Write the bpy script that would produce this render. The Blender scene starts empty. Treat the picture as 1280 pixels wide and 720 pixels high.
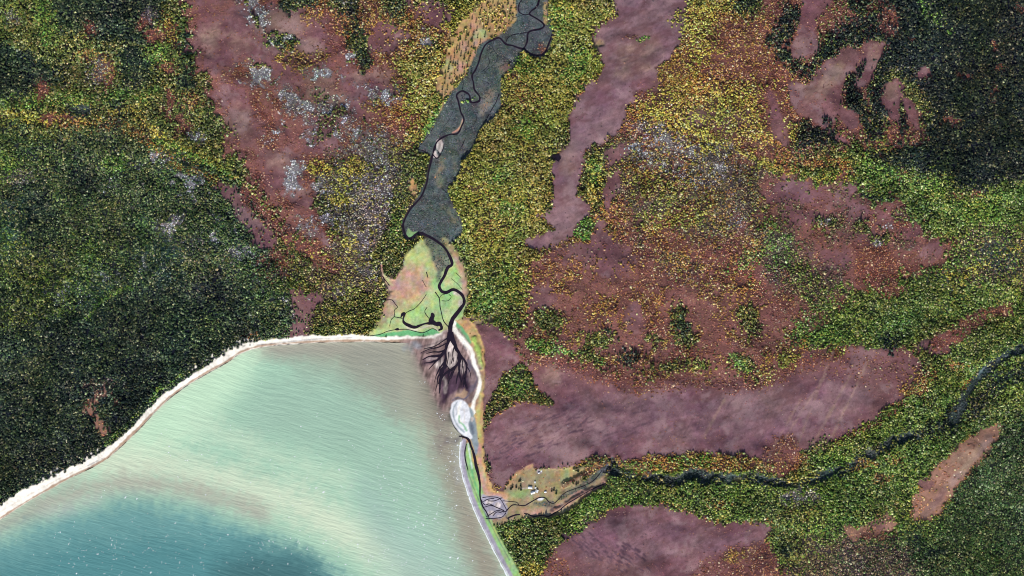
import bpy, math, random
import numpy as np
random.seed(7)
rng = np.random.default_rng(11)
sc = bpy.context.scene
col = sc.collection
M_PX = 2.0                                   # metres per map unit
X0, X1, Y0, Y1 = -150, 1430, -110, 830       # extent of the mapped land (map units, y runs south)
NX, NY = X1 - X0 + 1, Y1 - Y0 + 1
gx = np.arange(X0, X1 + 1, dtype=np.float32)
gy = np.arange(Y0, Y1 + 1, dtype=np.float32)
GX, GY = np.meshgrid(gx, gy)

# ------------------------------------------------------------------ noise and masks
def vnoise(scale, seed, sx=1.0, sy=1.0, ang=0.0):
    r = np.random.default_rng(seed)
    n = 257
    g = r.random((n, n)).astype(np.float32)
    c, s = math.cos(ang), math.sin(ang)
    u = ((GX * c + GY * s) / (scale * sx)) % (n - 1)
    v = ((-GX * s + GY * c) / (scale * sy)) % (n - 1)
    i = u.astype(np.int32); j = v.astype(np.int32)
    fu = u - i; fv = v - j
    fu = fu * fu * (3 - 2 * fu); fv = fv * fv * (3 - 2 * fv)
    i1 = (i + 1) % (n - 1); j1 = (j + 1) % (n - 1)
    return (g[j, i] * (1 - fu) + g[j, i1] * fu) * (1 - fv) + (g[j1, i] * (1 - fu) + g[j1, i1] * fu) * fv

def fbm(scale, seed, octaves=4, sx=1.0, sy=1.0, ang=0.0, gain=0.55):
    out = np.zeros_like(GX); a = 1.0; t = 0
    for k in range(octaves):
        out += a * (vnoise(scale / 2 ** k, seed * 31 + k, sx, sy, ang + 0.5 * k * (1 if sx == sy else 0)) - 0.5)
        t += a; a *= gain
    return out / t * 2.0                       # about -1..1, mostly within +-0.6

WARP = [fbm(26, 101 + i, 4, gain=0.7) for i in range(4)]
FINE = fbm(5, 77, 2)
PATCH = fbm(34, 55, 4, gain=0.65)
PATCH2 = fbm(15, 56, 3, gain=0.7)

def sstep(a, b, x):
    t = np.clip((x - a) / (b - a), 0, 1)
    return t * t * (3 - 2 * t)

def box(pts, pad):
    xs = [p[0] for p in pts]; ys = [p[1] for p in pts]
    x0 = max(0, int(min(xs) - pad - X0)); x1 = min(NX, int(max(xs) + pad - X0) + 1)
    y0 = max(0, int(min(ys) - pad - Y0)); y1 = min(NY, int(max(ys) + pad - Y0) + 1)
    return slice(y0, y1), slice(x0, x1)

def seg_dist(px, py, pts, closed):
    d = np.full(px.shape, 1e9, np.float32)
    n = len(pts)
    for k in range(n if closed else n - 1):
        ax, ay = pts[k][:2]; bx, by = pts[(k + 1) % n][:2]
        dx, dy = bx - ax, by - ay
        L = dx * dx + dy * dy + 1e-9
        t = np.clip(((px - ax) * dx + (py - ay) * dy) / L, 0, 1)
        d = np.minimum(d, np.hypot(px - ax - t * dx, py - ay - t * dy))
    return d

def poly_sdf(px, py, pts):                     # positive inside
    d = seg_dist(px, py, pts, True)
    ins = np.zeros(px.shape, bool)
    n = len(pts)
    for k in range(n):
        ax, ay = pts[k]; bx, by = pts[(k + 1) % n]
        if ay == by: continue
        c = (ay > py) != (by > py)
        ins ^= c & (px < (bx - ax) * (py - ay) / (by - ay) + ax)
    return np.where(ins, d, -d)

def smooth(pts, closed=False, n=6):            # Catmull-Rom through the points (keeps extra columns)
    P = [np.array(p, float) for p in pts]
    if closed: P = [P[-1]] + P + [P[0], P[1]]
    else: P = [2 * P[0] - P[1]] + P + [2 * P[-1] - P[-2]]
    out = []
    for i in range(1, len(P) - 2):
        for k in range(n):
            t = k / n
            out.append(0.5 * ((2 * P[i]) + (-P[i - 1] + P[i + 1]) * t + (2 * P[i - 1] - 5 * P[i] + 4 * P[i + 1] - P[i + 2]) * t * t
                              + (-P[i - 1] + 3 * P[i] - 3 * P[i + 1] + P[i + 2]) * t ** 3))
    if not closed: out.append(P[-2])
    return [tuple(p) for p in out]

def ell(cx, cy, rx, ry, ang=0.0, n=14):
    a = math.radians(ang)
    return [(cx + rx * math.cos(t) * math.cos(a) - ry * math.sin(t) * math.sin(a),
             cy + rx * math.cos(t) * math.sin(a) + ry * math.sin(t) * math.cos(a)) for t in [2 * math.pi * k / n for k in range(n)]]

def mask(pts, soft=3.0, amp=5.0, w=0, line=None):
    pad = soft * 1.5 + amp * 1.2 + 3 + (line or 0)
    sl = box(pts, pad)
    x, y = GX[sl], GY[sl]
    sd = (line / 2 - seg_dist(x, y, pts, False)) if line else poly_sdf(x, y, pts)
    sd = sd + WARP[w % 4][sl] * amp * 1.6 + FINE[sl] * (min(amp, 1.5) if amp <= 2.5 else amp * 1.1)
    return sl, sstep(-soft, soft, sd)

# ------------------------------------------------------------------ land cover
def lin(c):
    c = np.asarray(c, np.float32) / 255.0
    return np.where(c <= 0.04045, c / 12.92, ((c + 0.055) / 1.055) ** 2.4)

# name: ground colour, crowns [(colour, weight)], cover, crown radius (map units), height (m)
T = {
 'dark':   ((32, 38, 46), [((38, 54, 50), 6), ((54, 74, 54), 4), ((96, 112, 68), 2.4), ((132, 132, 92), .7)], .97, 1.25, 6.5),
 'ndark':  ((28, 32, 42), [((30, 42, 46), 6), ((44, 58, 50), 4), ((80, 90, 56), 1.8), ((100, 92, 64), .7)], .98, 1.25, 6.5),
 'wmix':   ((48, 58, 50), [((54, 80, 56), 5), ((92, 116, 62), 4), ((128, 130, 76), 1.8), ((80, 84, 80), 1.4)], .95, 1.15, 5.5),
 'mix':    ((48, 54, 40), [((60, 78, 44), 4), ((104, 116, 56), 4), ((152, 146, 74), 2.2), ((120, 92, 62), .8)], .93, 1.2, 5.5),
 'green':  ((58, 72, 40), [((76, 106, 48), 5), ((118, 138, 58), 4), ((146, 148, 70), 2), ((58, 66, 48), 1.5)], .93, 1.2, 5),
 'vgreen': ((70, 96, 48), [((86, 130, 58), 5), ((126, 156, 66), 4), ((160, 160, 72), 2), ((52, 66, 44), 1.2)], .9, 1.2, 5),
 'sgreen': ((50, 60, 42), [((64, 94, 52), 5), ((82, 106, 56), 4), ((118, 120, 66), 2), ((52, 54, 50), 2)], .97, 1.1, 4.5),
 'olive':  ((80, 76, 46), [((136, 134, 58), 5), ((172, 158, 76), 4), ((98, 112, 50), 4), ((184, 170, 96), 1)], .9, 1.25, 5.5),
 'yellow': ((96, 88, 50), [((170, 158, 68), 5), ((196, 176, 84), 3), ((128, 132, 58), 3)], .88, 1.2, 4.5),
 'orange': ((104, 74, 56), [((158, 118, 60), 5), ((176, 146, 70), 3), ((140, 86, 62), 3.4), ((108, 106, 50), 2)], .85, 1.1, 3.5),
 'brown':  ((86, 74, 66), [((114, 94, 72), 5), ((136, 118, 84), 3), ((84, 88, 56), 3), ((100, 84, 84), 2)], .9, 1.05, 3.5),
 'red':    ((104, 66, 64), [((124, 76, 66), 5), ((144, 92, 66), 3), ((164, 118, 72), 1.4), ((104, 70, 62), 3)], .88, .95, 2.0),
 'heath':  ((116, 82, 86), [((108, 76, 78), 5), ((134, 94, 84), 2)], .22, .75, .8),
 'pheath': ((128, 99, 105), [((112, 86, 90), 3)], .03, .8, 1.2),
 'lheath': ((148, 122, 108), [((150, 110, 100), 3)], .02, .8, 1.4),
 'mheath': ((126, 84, 78), [((112, 74, 72), 6), ((134, 88, 78), 4), ((156, 116, 82), 1.2), ((92, 72, 66), 1.6)], .75, .8, 1.2),
 'tanred': ((152, 114, 98), [((160, 100, 76), 3), ((176, 140, 96), 2)], .2, .9, 1.8),
 'grey':   ((88, 82, 84), [((134, 128, 128), 4), ((110, 98, 98), 3), ((184, 184, 184), 1.4), ((124, 118, 78), 2)], .85, .95, 2.4),
 'white':  ((122, 118, 122), [((214, 220, 224), 4), ((160, 160, 168), 3), ((100, 92, 98), 2.4), ((140, 128, 90), 1)], .8, .85, 1.6),
 'ripar':  ((80, 87, 88), [((58, 68, 72), 5), ((98, 104, 106), 4), ((62, 84, 68), 3), ((118, 106, 104), 2)], .8, .75, 1.5),
 'rdark':  ((62, 72, 74), [((62, 72, 74), 5), ((88, 98, 98), 4), ((46, 66, 54), 3)], .95, 1.0, 3.4),
 'tan':    ((186, 152, 106), [((130, 110, 66), 3), ((150, 140, 80), 2)], .05, .8, 1.0),
 'tan2':   ((158, 142, 108), [((170, 120, 84), 2)], .03, .8, 1.0),
 'pink':   ((192, 150, 134), [((160, 120, 100), 1)], 0, .8, 1),
 'marsh':  ((176, 190, 132), [((140, 150, 80), 1)], 0, .8, 1),
 'ymarsh': ((196, 190, 122), [((140, 150, 80), 1)], 0, .8, 1),
 'gmarsh': ((150, 186, 122), [((120, 150, 80), 1)], 0, .8, 1),
 'lime':   ((160, 188, 96), [((140, 150, 80), 1)], 0, .8, 1),
 'lush':   ((100, 172, 116), [((120, 150, 80), 1)], 0, .8, 1),
 'sand':   ((250, 243, 230), [((120, 150, 80), 1)], 0, .8, 1),
 'wetsand':((172, 142, 118), [((120, 150, 80), 1)], 0, .8, 1),
 'mud':    ((140, 116, 112), [((120, 150, 80), 1)], 0, .8, 1),
 'pmud':   ((214, 198, 190), [((120, 150, 80), 1)], 0, .8, 1),
 'dmud':   ((64, 44, 62), [((120, 150, 80), 1)], 0, .8, 1),
 'shing':  ((160, 154, 168), [((120, 150, 80), 1)], 0, .8, 1),
 'wshing': ((226, 226, 230), [((120, 150, 80), 1)], 0, .8, 1),
 'slate':  ((70, 76, 100), [((120, 150, 80), 1)], 0, .8, 1),
 'lagoon': ((128, 146, 156), [((120, 150, 80), 1)], 0, .8, 1),
 'peat':   ((84, 62, 74), [((120, 150, 80), 1)], 0, .8, 1),
 'path':   ((150, 138, 100), [((120, 150, 80), 1)], .05, .8, 1),
 'teal_haze':   ((58, 88, 80), [((58, 92, 78), 4), ((110, 134, 120), 1.5), ((60, 84, 62), 3)], .8, .9, 3),  # hillside haze put into ground and crown colours
}
names = list(T)
Wt = np.zeros((len(names), NY, NX), np.float32)
Wt[names.index('mix')] = 1.0

def paint(t, pts, soft=3.0, amp=5.0, s=1.0, w=None, patch=None, line=None, sm=True, pscale=1):
    if sm and len(pts) > 2: pts = smooth(pts, closed=line is None, n=4)
    if w is None: w = (len(pts) + names.index(t)) % 4
    sl, m = mask(pts, soft, amp, w, line)
    m = m * s
    if patch is not None:
        f = (PATCH if pscale == 1 else PATCH2)[sl]
        m = m * sstep(patch - .12, patch + .12, f)
    Wt[:, sl[0], sl[1]] *= (1 - m)
    Wt[names.index(t)][sl] += m

def L(t, pts, wd, soft=1.0, amp=1.0, s=1.0, **k): paint(t, pts, soft, amp, s, line=wd, **k)
def E(t, cx, cy, rx, ry=None, ang=0, soft=4, amp=4, s=1.0, **k): paint(t, ell(cx, cy, rx, ry or rx, ang), soft, amp, s, sm=False, **k)

# --- broad zones
paint('wmix', [(-150,170),(60,175),(150,150),(215,190),(290,235),(345,310),(380,370),(380,430),(-150,800)], 14, 12)
paint('dark', [(-150,330),(0,350),(90,390),(180,350),(260,360),(350,370),(350,425),(300,445),(220,500),(150,560),(60,610),(0,640),(-150,720)], 22, 16)
paint('olive', [(480,60),(560,0),(780,0),(760,100),(700,180),(690,300),(660,400),(600,420),(580,400),(575,300),(470,420),(420,380),(400,300),(470,200)], 12, 10)
paint('orange', [(770,150),(870,0),(960,0),(1010,100),(1000,200),(960,240),(1000,380),(980,440),(780,420),(660,400),(690,300),(760,250)], 16, 14)
paint('olive', [(770,190),(860,130),(960,190),(970,290),(900,340),(780,300)], 22, 16, .3)
SLOPE = [(765,160),(900,150),(1000,215),(980,330),(1010,440),(660,440),(680,320),(760,300)]
paint('brown', SLOPE, 20, 16, .55)
paint('red', SLOPE, 16, 16, .75, patch=.05)
paint('orange', SLOPE, 14, 16, .6, patch=.1, pscale=2)
paint('green', [(960,210),(1060,205),(1180,215),(1440,190),(1440,420),(1280,400),(1190,410),(1110,440),(1010,440),(960,400),(900,340),(960,300)], 16, 14)
paint('ndark', [(1085,-110),(1440,-110),(1440,205),(1280,225),(1230,238),(1180,222),(1090,195),(1150,165),(1150,110),(1100,60)], 14, 12)
paint('green', [(600,650),(700,640),(760,590),(860,575),(1000,600),(1010,565),(1080,530),(1150,480),(1180,430),(1290,390),(1440,370),(1440,830),(660,830),(640,720)], 6, 4)
paint('sgreen', [(1440,480),(1280,525),(1200,590),(1160,650),(1040,680),(990,830),(1440,830)], 16, 10)
paint('brown', [(1000,672),(1060,668),(1130,680),(1150,720),(1130,800),(980,800),(975,700)], 16, 10, .8)
paint('brown', [(1190,300),(1250,285),(1300,290),(1300,350),(1230,360),(1190,345)], 12, 10, .6)

# --- north-west woods
for p in ([(72,-40),(205,-40),(195,40),(170,60),(140,50),(95,45),(68,20)], [(-60,55),(45,68),(75,95),(60,110),(-60,135)],
          [(150,58),(188,70),(192,105),(162,110)], [(228,35),(243,45),(240,115),(228,110)], [(90,135),(112,138),(108,147),(92,145)],
          [(140,130),(155,135),(150,165),(140,150)], [(28,240),(60,235),(70,300),(38,305)], [(90,205),(120,215),(110,235),(92,228)]):
    paint('dark', p, 7, 9)
for p in ([(48,-20),(62,-20),(66,50),(50,52),(42,20)], [(-60,120),(60,118),(180,108),(190,125),(60,135),(-60,142)],
          [(135,190),(160,190),(152,215),(130,212)], [(185,60),(205,60),(205,78),(190,76)], [(-20,190),(20,195),(18,225),(-20,225)]):
    paint('vgreen', p, 7, 7, .75)
L('yellow', [(-60,150),(20,142),(60,150),(120,150),(165,135),(190,165),(240,190),(285,215),(310,235),(345,280),(390,315),(440,345),(470,372)], 7, 5, 5, .85)
L('orange', [(60,150),(150,155),(200,190),(270,225)], 12, 7, 6, .55)
L('dark', [(215,200),(262,212),(300,236),(335,280),(372,312)], 3, 2, 3, .7)
L('vgreen', [(195,175),(240,195),(285,218),(318,240),(350,285),(380,305)], 5, 4, 4, .8)
for c in ((113,38,9,11),(52,112,10,14),(195,45,13,9),(135,95,12,20),(208,86,10,7),(72,146,22,6),(212,135,8,20),(228,155,8,14),(180,30,9,8)):
    E('red', c[0], c[1], c[2], c[3], soft=6, amp=6, s=.85)
E('orange', 120, 75, 26, 12, 20, soft=8, amp=8, s=.7); E('orange', 212, 35, 8, 22, -20, soft=6, s=.8); E('orange', 240,125,12,12, soft=7,s=.8)
E('grey', 188, 20, 12, 10, soft=6, s=.7); E('grey', 18, 22, 12, 10, soft=8, s=.6); E('white', 248, 170, 14, 8, 30, soft=6, s=.6)
E('grey', 25, 222, 18, 10, soft=8, s=.7); E('grey', 120, 88, 14, 16, soft=8, s=.6); E('rdark', 101,140,12,7,soft=4,s=.8)
# pale, stony slopes of the west, then bluish haze painted into the colour
for c in ((235,228,26,12,20,.8),(270,285,20,14,15,.8),(232,290,12,16,0,.6),(180,192,18,8,0,.55),(205,275,16,8,40,.6),(75,368,10,8,0,.7),(105,372,14,6,0,.5),(185,330,10,7,0,.55),(135,345,16,5,0,.45),(300,310,14,20,0,.5),(145,230,5,6,0,.5),(310,340,12,10,0,.5),(70,355,10,6,0,.4),(215,205,26,7,25,.45)):
    E('white', c[0], c[1], c[2], c[3], c[4], soft=9, amp=9, s=min(1, c[5] * 1.2), patch=.0, pscale=2)
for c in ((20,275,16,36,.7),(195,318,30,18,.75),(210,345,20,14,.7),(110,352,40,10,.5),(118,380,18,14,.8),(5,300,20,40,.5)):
    E('teal_haze', c[0], c[1], c[2], c[3], soft=16, amp=10, s=c[4] * .6)
L('vgreen', [(112,395),(122,380),(135,370),(152,362)], 5, 4, 2, .9); L('vgreen', [(150,362),(165,360)], 3, 3, 2, .9)
L('dark', [(118,397),(126,385),(138,375),(150,368)], 3, 2, 1, .9)
paint('green', [(0,300),(60,330),(120,300),(110,360),(60,400),(0,400)], 20, 14, .5)
for c in ((115,508,8,10),(126,530,8,16),(128,490,9,5),(146,506,5,5)): E('tanred', *c, -20, soft=3.5, amp=5, s=.85)
E('brown', 122, 482, 20, 8, soft=6, amp=5, s=.7)
paint('ndark', [(148,455),(180,450),(210,470),(190,490),(160,520),(140,525),(150,490)], 8, 8, .9)
paint('ndark', [(140,515),(165,515),(160,535),(140,535)], 5, 5)
E('ndark', 262, 365, 22, 20, soft=12, s=.8)
# --- north-west moor
paint('red', [(238,-60),(360,-60),(430,-10),(470,-20),(490,40),(530,100),(520,150),(470,190),(425,212),(395,250),(425,300),(405,320),(360,285),(330,250),(298,190),(268,130),(243,70)], 8, 12)
H1 = [(243,-40),(345,-40),(385,20),(425,50),(450,90),(505,98),(500,130),(450,160),(430,195),(370,205),(405,270),(395,300),(355,275),(318,220),(292,175),(275,130),(244,80)]
paint('red', H1, 16, 16, .7); paint('mheath', H1, 14, 18, .93, patch=-.3); paint('heath', H1, 9, 14, .7, patch=.05)
for p in ([(247,30),(262,22),(275,28),(300,10),(318,30),(320,70),(290,76),(268,90),(250,82),(244,55)], [(285,100),(310,120),(325,170),(300,175),(278,130)],
          [(320,10),(400,15),(410,60),(360,90),(320,70)], [(430,90),(505,98),(495,125),(440,130)], [(325,190),(370,195),(380,240),(345,240)],
          [(237,-20),(252,-10),(258,20),(245,10)], [(440,130),(455,128),(458,155),(440,150)], [(360,240),(385,245),(385,258),(362,250)]):
    paint('heath', p, 8, 8, .85)
for c in ((350,35,34,20),(265,60,10,14),(300,55,18,14),(410,125,26,16),(375,60,30,14),(295,150,14,18),(463,95,28,10),(345,200,14,10),(370,240,14,8),(265,45,16,10),(395,100,20,12)):
    E('lheath', *c, soft=9, amp=7, s=.6)
paint('orange', [(380,15),(420,25),(450,40),(480,70),(500,90),(490,140),(470,180),(520,190),(545,120),(560,40),(530,0),(420,-20)], 10, 12, .8)
paint('olive', [(500,70),(540,60),(560,90),(545,140),(520,180),(500,150),(510,110)], 8, 10, .8)
for c in ((475,55,22,14,20),(540,18,20,20,0),(488,38,20,8,10),(508,45,8,6,0),(505,-5,20,16,0)): E('heath', *c, soft=6, amp=8, s=.85)
for c in ((510,150,12,10),(495,165,14,8),(452,165,10,14)): E('red', *c, soft=6, amp=8, s=.8)
for p in ([(432,28),(450,28),(463,78),(452,86),(436,55)], [(415,0),(450,0),(440,18),(420,14)], [(478,0),(505,2),(500,22),(484,16)], [(335,45),(365,50),(360,62),(340,58)], [(350,0),(395,0),(390,8),(360,12)]):
    paint('mix', p, 5, 6, .9); paint('dark', p, 5, 6, .5)
for c in ((372,75,24,14),(405,68,14,8),(352,78,10,8),(430,35,10,14),(470,130,16,10)): E('orange', *c, soft=6, amp=8, s=.65)
for c in ((315,14,7,16,-10),(323,22,6,7,0),(334,54,6,5,0),(366,58,9,4,20),(323,92,14,15,0),(405,92,14,5,5),(336,121,4,4,0),(352,119,4,3,0),(362,126,5,9,10),
          (388,130,14,10,0),(415,152,20,17,0),(425,138,12,5,0),(462,115,9,5,0),(487,120,11,7,0),(395,170,10,6,0),(348,155,10,8,0),(445,162,6,4,0),(460,175,22,6,0),
          (470,198,14,9,30),(408,232,8,16,-20),(375,212,3,3,0),(365,228,6,8,0),(412,285,8,16,-25),(382,285,12,8,20),(330,345,12,10,0),(370,385,12,8,20),(440,70,4,4,0),(533,53,4,4,0),(352,350,10,8,0)):
    E('grey', c[0], c[1], c[2] * 1.4 + 3, c[3] * 1.4 + 3, c[4], soft=6, amp=9, s=.5, patch=-.1, pscale=2)
    E('mix', c[0] + 3, c[1] + 1, c[2] * 1.1 + 2, c[3] * 1.1 + 2, c[4], soft=5, amp=9, s=.4, patch=.0)
    E('white', c[0], c[1], c[2] * 1.1 + 1, c[3] * 1.1 + 1, c[4], soft=3, amp=8, s=1, patch=.1 if c[2] > 8 else -.2, pscale=2)
paint('brown', [(400,200),(440,180),(520,190),(520,250),(490,290),(470,340),(480,370),(440,410),(400,400),(380,330),(420,300)], 12, 12, .7)
paint('grey', [(430,185),(470,185),(520,215),(500,290),(480,330),(440,300),(410,260)], 14, 14, .7, patch=-.15)
for c in ((440,210,18,14),(437,232,14,7),(400,210,16,10),(425,250,12,6),(440,305,8,7)): E('yellow', *c, soft=7, amp=7, s=.85)
for c in ((505,335,10,14),(460,340,14,12),(452,300,10,14),(448,270,12,8),(425,370,10,16),(478,320,6,14)): E('grey', *c, soft=8, amp=8, s=.75)
paint('mix', [(500,200),(530,190),(530,230),(505,270),(505,300),(530,305),(500,325),(478,340),(470,315),(490,270)], 7, 6, .85)
paint('vgreen', [(490,262),(504,262),(506,300),(530,302),(520,312),(498,312),(485,300)], 5, 5, .5)
paint('heath', [(272,232),(292,232),(330,275),(345,305),(325,310),(298,275)], 4, 5, .9)
paint('red', [(300,235),(330,245),(360,290),(400,310),(425,340),(400,335),(360,305),(320,270)], 5, 6, .8)
paint('heath', [(388,290),(400,285),(408,300),(405,305)], 4, 5, .9)
paint('heath', [(362,362),(385,368),(402,370),(395,390),(390,422),(362,420),(370,395)], 4, 5, .9)
E('red', 345, 330, 16, 22, 20, soft=8, amp=8, s=.7)
paint('wmix', [(320,340),(350,340),(360,420),(320,425),(300,380)], 8, 6, .8)
paint('mix', [(395,385),(440,370),(490,375),(470,418),(392,420)], 7, 6, .85)

# --- river flats and the meadow beside them
L('vgreen', [(558,118),(550,140),(535,165),(525,185)], 9, 4, 3, .9)
L('vgreen', [(560,150),(600,100)], 4, 3, 2, .2)
paint('tan', [(572,25),(600,8),(625,-30),(662,-30),(655,10),(632,42),(608,48),(598,64),(586,90),(572,105),(562,122),(550,118),(549,98),(562,66)], 3, 5, .92)
L('tan', [(556,110),(553,130),(551,150)], 5, 2, 2, .8)
paint('yellow', [(600,15),(640,5),(640,30),(612,44),(600,35)], 6, 6, .25)
E('marsh', 600, 42, 8, 6, soft=3, amp=3, s=.8); E('marsh', 560,84,6,10, soft=3, amp=3, s=.5)
for c in ((592,30,5,8),(600,55,8,5),(580,60,6,8),(575,85,5,8),(596,72,4,6)): E('pink', *c, soft=4, amp=3, s=.7)
RF = [(650,-60),(686,-60),(684,0),(688,25),(692,42),(686,60),(676,71),(664,69),(652,64),(642,86),(628,98),(626,128),(616,150),(603,158),(590,185),(578,200),(572,222),(560,240),(574,272),(577,288),(571,300),(560,306),(546,300),(530,293),(522,292),(510,299),(504,290),(505,276),(516,256),(533,225),(538,204),(535,192),(522,187),(543,156),(556,128),(568,112),(580,98),(592,74),(600,56),(620,46),(640,32),(646,18)]
paint('ripar', RF, 1.6, 2)
for c in ((638,92,8,5,-20),(630,85,7,5,0),(612,122,6,12,10),(604,140,5,8,0),(682,60,6,7,20),(553,206,4,9,0),(548,222,4,10,0),(568,207,4,6,0),(558,262,10,3,40),(565,272,8,2.5,50)): E('tan2', *c, soft=3.5, amp=4, s=.35)
E('heath', 630, 84, 6, 5, soft=3, s=.6); E('red', 678, 58, 4, 6, soft=2, s=.8); E('orange', 640,95,8,6,soft=3,s=.6)
E('tan', 517, 236, 5, 12, -10, soft=2, amp=2, s=.9); L('tan', [(682,5),(682,28)], 5, 1.5, 1, .8)
L('pink', [(579,150),(575,160),(566,166)], 2.6, .9, .5, .9)
L('vgreen', [(577,128),(588,124),(596,122),(594,128)], 4, 1, 1, .4)
paint('gmarsh', [(510,286),(516,290),(522,290),(513,297),(508,295)], 1, .6, .8)
paint('pmud', [(546,176),(551,174),(554,182),(551,191),(546,187)], 1, .8, .8); paint('pmud', [(541,190),(545,189),(547,196),(542,197)], 1, .6, .8)
L('tan2', [(556,300),(566,312),(576,330),(582,350),(583,370),(582,380)], 8, 2.5, 1.5, .9)

# --- salt marsh fan
FAN = [(528,298),(546,302),(560,314),(578,340),(583,362),(583,382),(576,398),(566,404),(560,414),(545,419),(505,420),(462,420),(472,408),(478,392),(487,376),(496,372),(490,362),(480,352),(475,336),(482,345),(492,350),(500,340),(508,318),(516,310)]
paint('marsh', FAN, 1.8, 2)
E('pink', 497, 349, 14, 12, soft=5, amp=5, s=.9); E('pink', 520, 345, 18, 16, soft=8, amp=6, s=.6); E('pink', 545, 330, 5, 14, soft=5, amp=4, s=.6)
E('ymarsh', 520, 322, 14, 8, soft=5, amp=4, s=.7); E('ymarsh', 512, 370, 12, 12, soft=5, amp=5, s=.8); E('pink', 500, 370, 8, 12, soft=4, amp=4, s=.6)
E('pink', 512, 352, 26, 22, soft=9, amp=6, s=.75); E('tan', 505, 388, 14, 8, soft=5, amp=4, s=.4); E('ymarsh', 535, 325, 14, 18, soft=7, amp=5, s=.5)
E('tan2', 480, 397, 7, 15, 20, soft=3, amp=3, s=.9); E('pink', 488, 385, 5, 10, soft=3, amp=3, s=.7); E('gmarsh', 556, 370, 12, 12, soft=4, amp=4, s=.9)
E('gmarsh', 545, 350, 7, 12, soft=4, amp=4, s=.7); E('gmarsh', 530, 392, 22, 10, soft=5, amp=4, s=.6); E('gmarsh', 572, 350, 6, 12, -20, soft=3, amp=3, s=.8)
paint('pink', [(562,312),(572,322),(582,345),(584,370),(579,370),(574,345)], 2, 1.5, .7)
paint('ripar', [(528,298),(546,300),(562,318),(563,330),(553,340),(548,350),(544,330),(536,312)], 3, 2, .8)
paint('mix', [(478,330),(490,318),(508,306),(515,308),(504,320),(503,335),(494,346),(484,346)], 2, 3, .9)
L('pink', [(477,332),(478,345),(485,356),(488,362)], 4, 1, 1, .8)
for c in ((572,366,6,3,0),(576,380,3,5,0)): E('pmud', *c, soft=1.5, amp=1, s=.8)
paint('lush', [(460,421),(485,415),(497,414),(512,413),(528,416),(540,411),(548,415),(545,419),(470,421.5)], 1.0, 1, .95)
L('pmud', [(505,403),(512,411),(522,412),(530,409),(540,407),(546,412),(551,415)], 2, .8, .5, .5)

# --- the moor strips of the centre and the east
H2 = [(770,-60),(866,-60),(862,0),(857,22),(852,50),(838,70),(822,84),(815,104),(800,124),(790,130),(778,148),(768,166),(752,180),(740,182),(730,195),(727,225),(722,240),(736,262),(722,285),(706,300),(685,312),(664,312),(660,300),(690,286),(673,270),(689,262),(692,245),(690,215),(699,195),(712,182),(712,165),(714,140),(724,118),(741,100),(754,85),(745,62),(740,55),(750,30),(772,15)]
paint('orange', H2, 8, 2, .6)
paint('red', H2, 5, 3, .5); paint('pheath', H2, 3.0, 3.5)
E('lheath', 800, 65, 30, 16, -20, soft=10, s=.7); E('lheath', 790, 90, 26, 8, -15, soft=8, s=.7); E('vgreen', 805, 48, 9, 3, -25, soft=3, amp=2, s=.8); E('red', 786, 46, 12, 3, -5, soft=3, amp=2, s=.6)
E('tan2', 748, 55, 8, 5, -20, soft=4, s=.7); E('lheath', 712, 200, 10, 16, soft=9, s=.6); E('lheath', 708, 212, 9, 4, soft=5, s=.5)
for p in ([(785,106),(818,98),(827,118),(806,116)], [(756,190),(780,180),(786,190),(764,208)], [(752,242),(760,226),(775,212),(770,245),(757,262)], [(742,282),(752,272),(762,300),(750,318),(738,305)],
          [(690,318),(720,304),(745,312),(740,335),(706,345),(682,335)]):
    paint('heath', p, 3, 4, .92)
L('red', [(800,120),(830,128),(855,140),(880,158),(910,175),(960,200)], 11, 6, 5, .85)
for c in ((868,148,13,11),(930,152,16,13),(972,150,9,28),(885,140,8,12),(905,160,10,8),(830,125,12,6)): E('heath', *c, soft=4, amp=5, s=.85)
paint('red', [(870,40),(960,20),(1000,0),(1000,60),(975,110),(900,110),(860,80)], 12, 12, .65)
paint('yellow', [(860,100),(930,110),(975,90),(985,150),(900,200),(800,150),(830,110)], 12, 10, .55)
paint('yellow', [(850,10),(890,-10),(900,60),(870,80),(852,60)], 10, 8, .5)
L('yellow', [(800,132),(850,155),(900,178),(960,205),(1010,222),(1060,225)], 7, 5, 4, .8)
L('red', [(900,165),(960,188),(1020,205)], 8, 5, 5, .6)
for c in ((855,185,16,10),(830,205,18,6,30),(905,200,14,12),(912,225,12,14),(925,270,10,8),(800,190,12,5,30),(810,165,16,6),(830,178,14,8),(890,215,18,14)):
    E('grey', c[0], c[1], c[2] * 1.4, c[3] * 1.4, c[4] if len(c) > 4 else 20, soft=12, amp=10, s=.5); E('white', *c, soft=7, amp=9, s=.75, patch=.08, pscale=2)
for c in ((930,240,30,24),(815,262,22,10),(870,290,24,10)): E('brown', *c, soft=12, amp=10, s=.7)
for c in ((840,270,40,16),(820,230,30,14)): E('olive', *c, soft=12, amp=10, s=.45)
for c in ((870,310,40,12),(900,330,40,14),(820,350,40,18),(800,400,50,30),(950,380,30,30)): E('red', *c, 10, soft=14, amp=12, s=.55)
E('vgreen', 930, 345, 22, 14, soft=10, amp=8, s=.6); E('green', 920, 370, 40, 16, -10, soft=12, amp=10, s=.7)
paint('yellow', [(735,195),(752,190),(750,250),(728,250)], 4, 5, .8); E('vgreen', 742, 215, 9, 20, soft=5, s=.5); E('vgreen', 732, 285, 9, 14, 30, soft=4, s=.8)
MR = [(650,340),(690,320),(740,330),(775,300),(800,330),(850,350),(900,340),(960,330),(1000,380),(980,430),(1010,450),(960,480),(800,482),(760,470),(690,452),(655,450),(635,425),(655,400)]
paint('red', MR, 16, 14, .9)
paint('mheath', MR, 8, 8, .85, patch=-.1)
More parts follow.
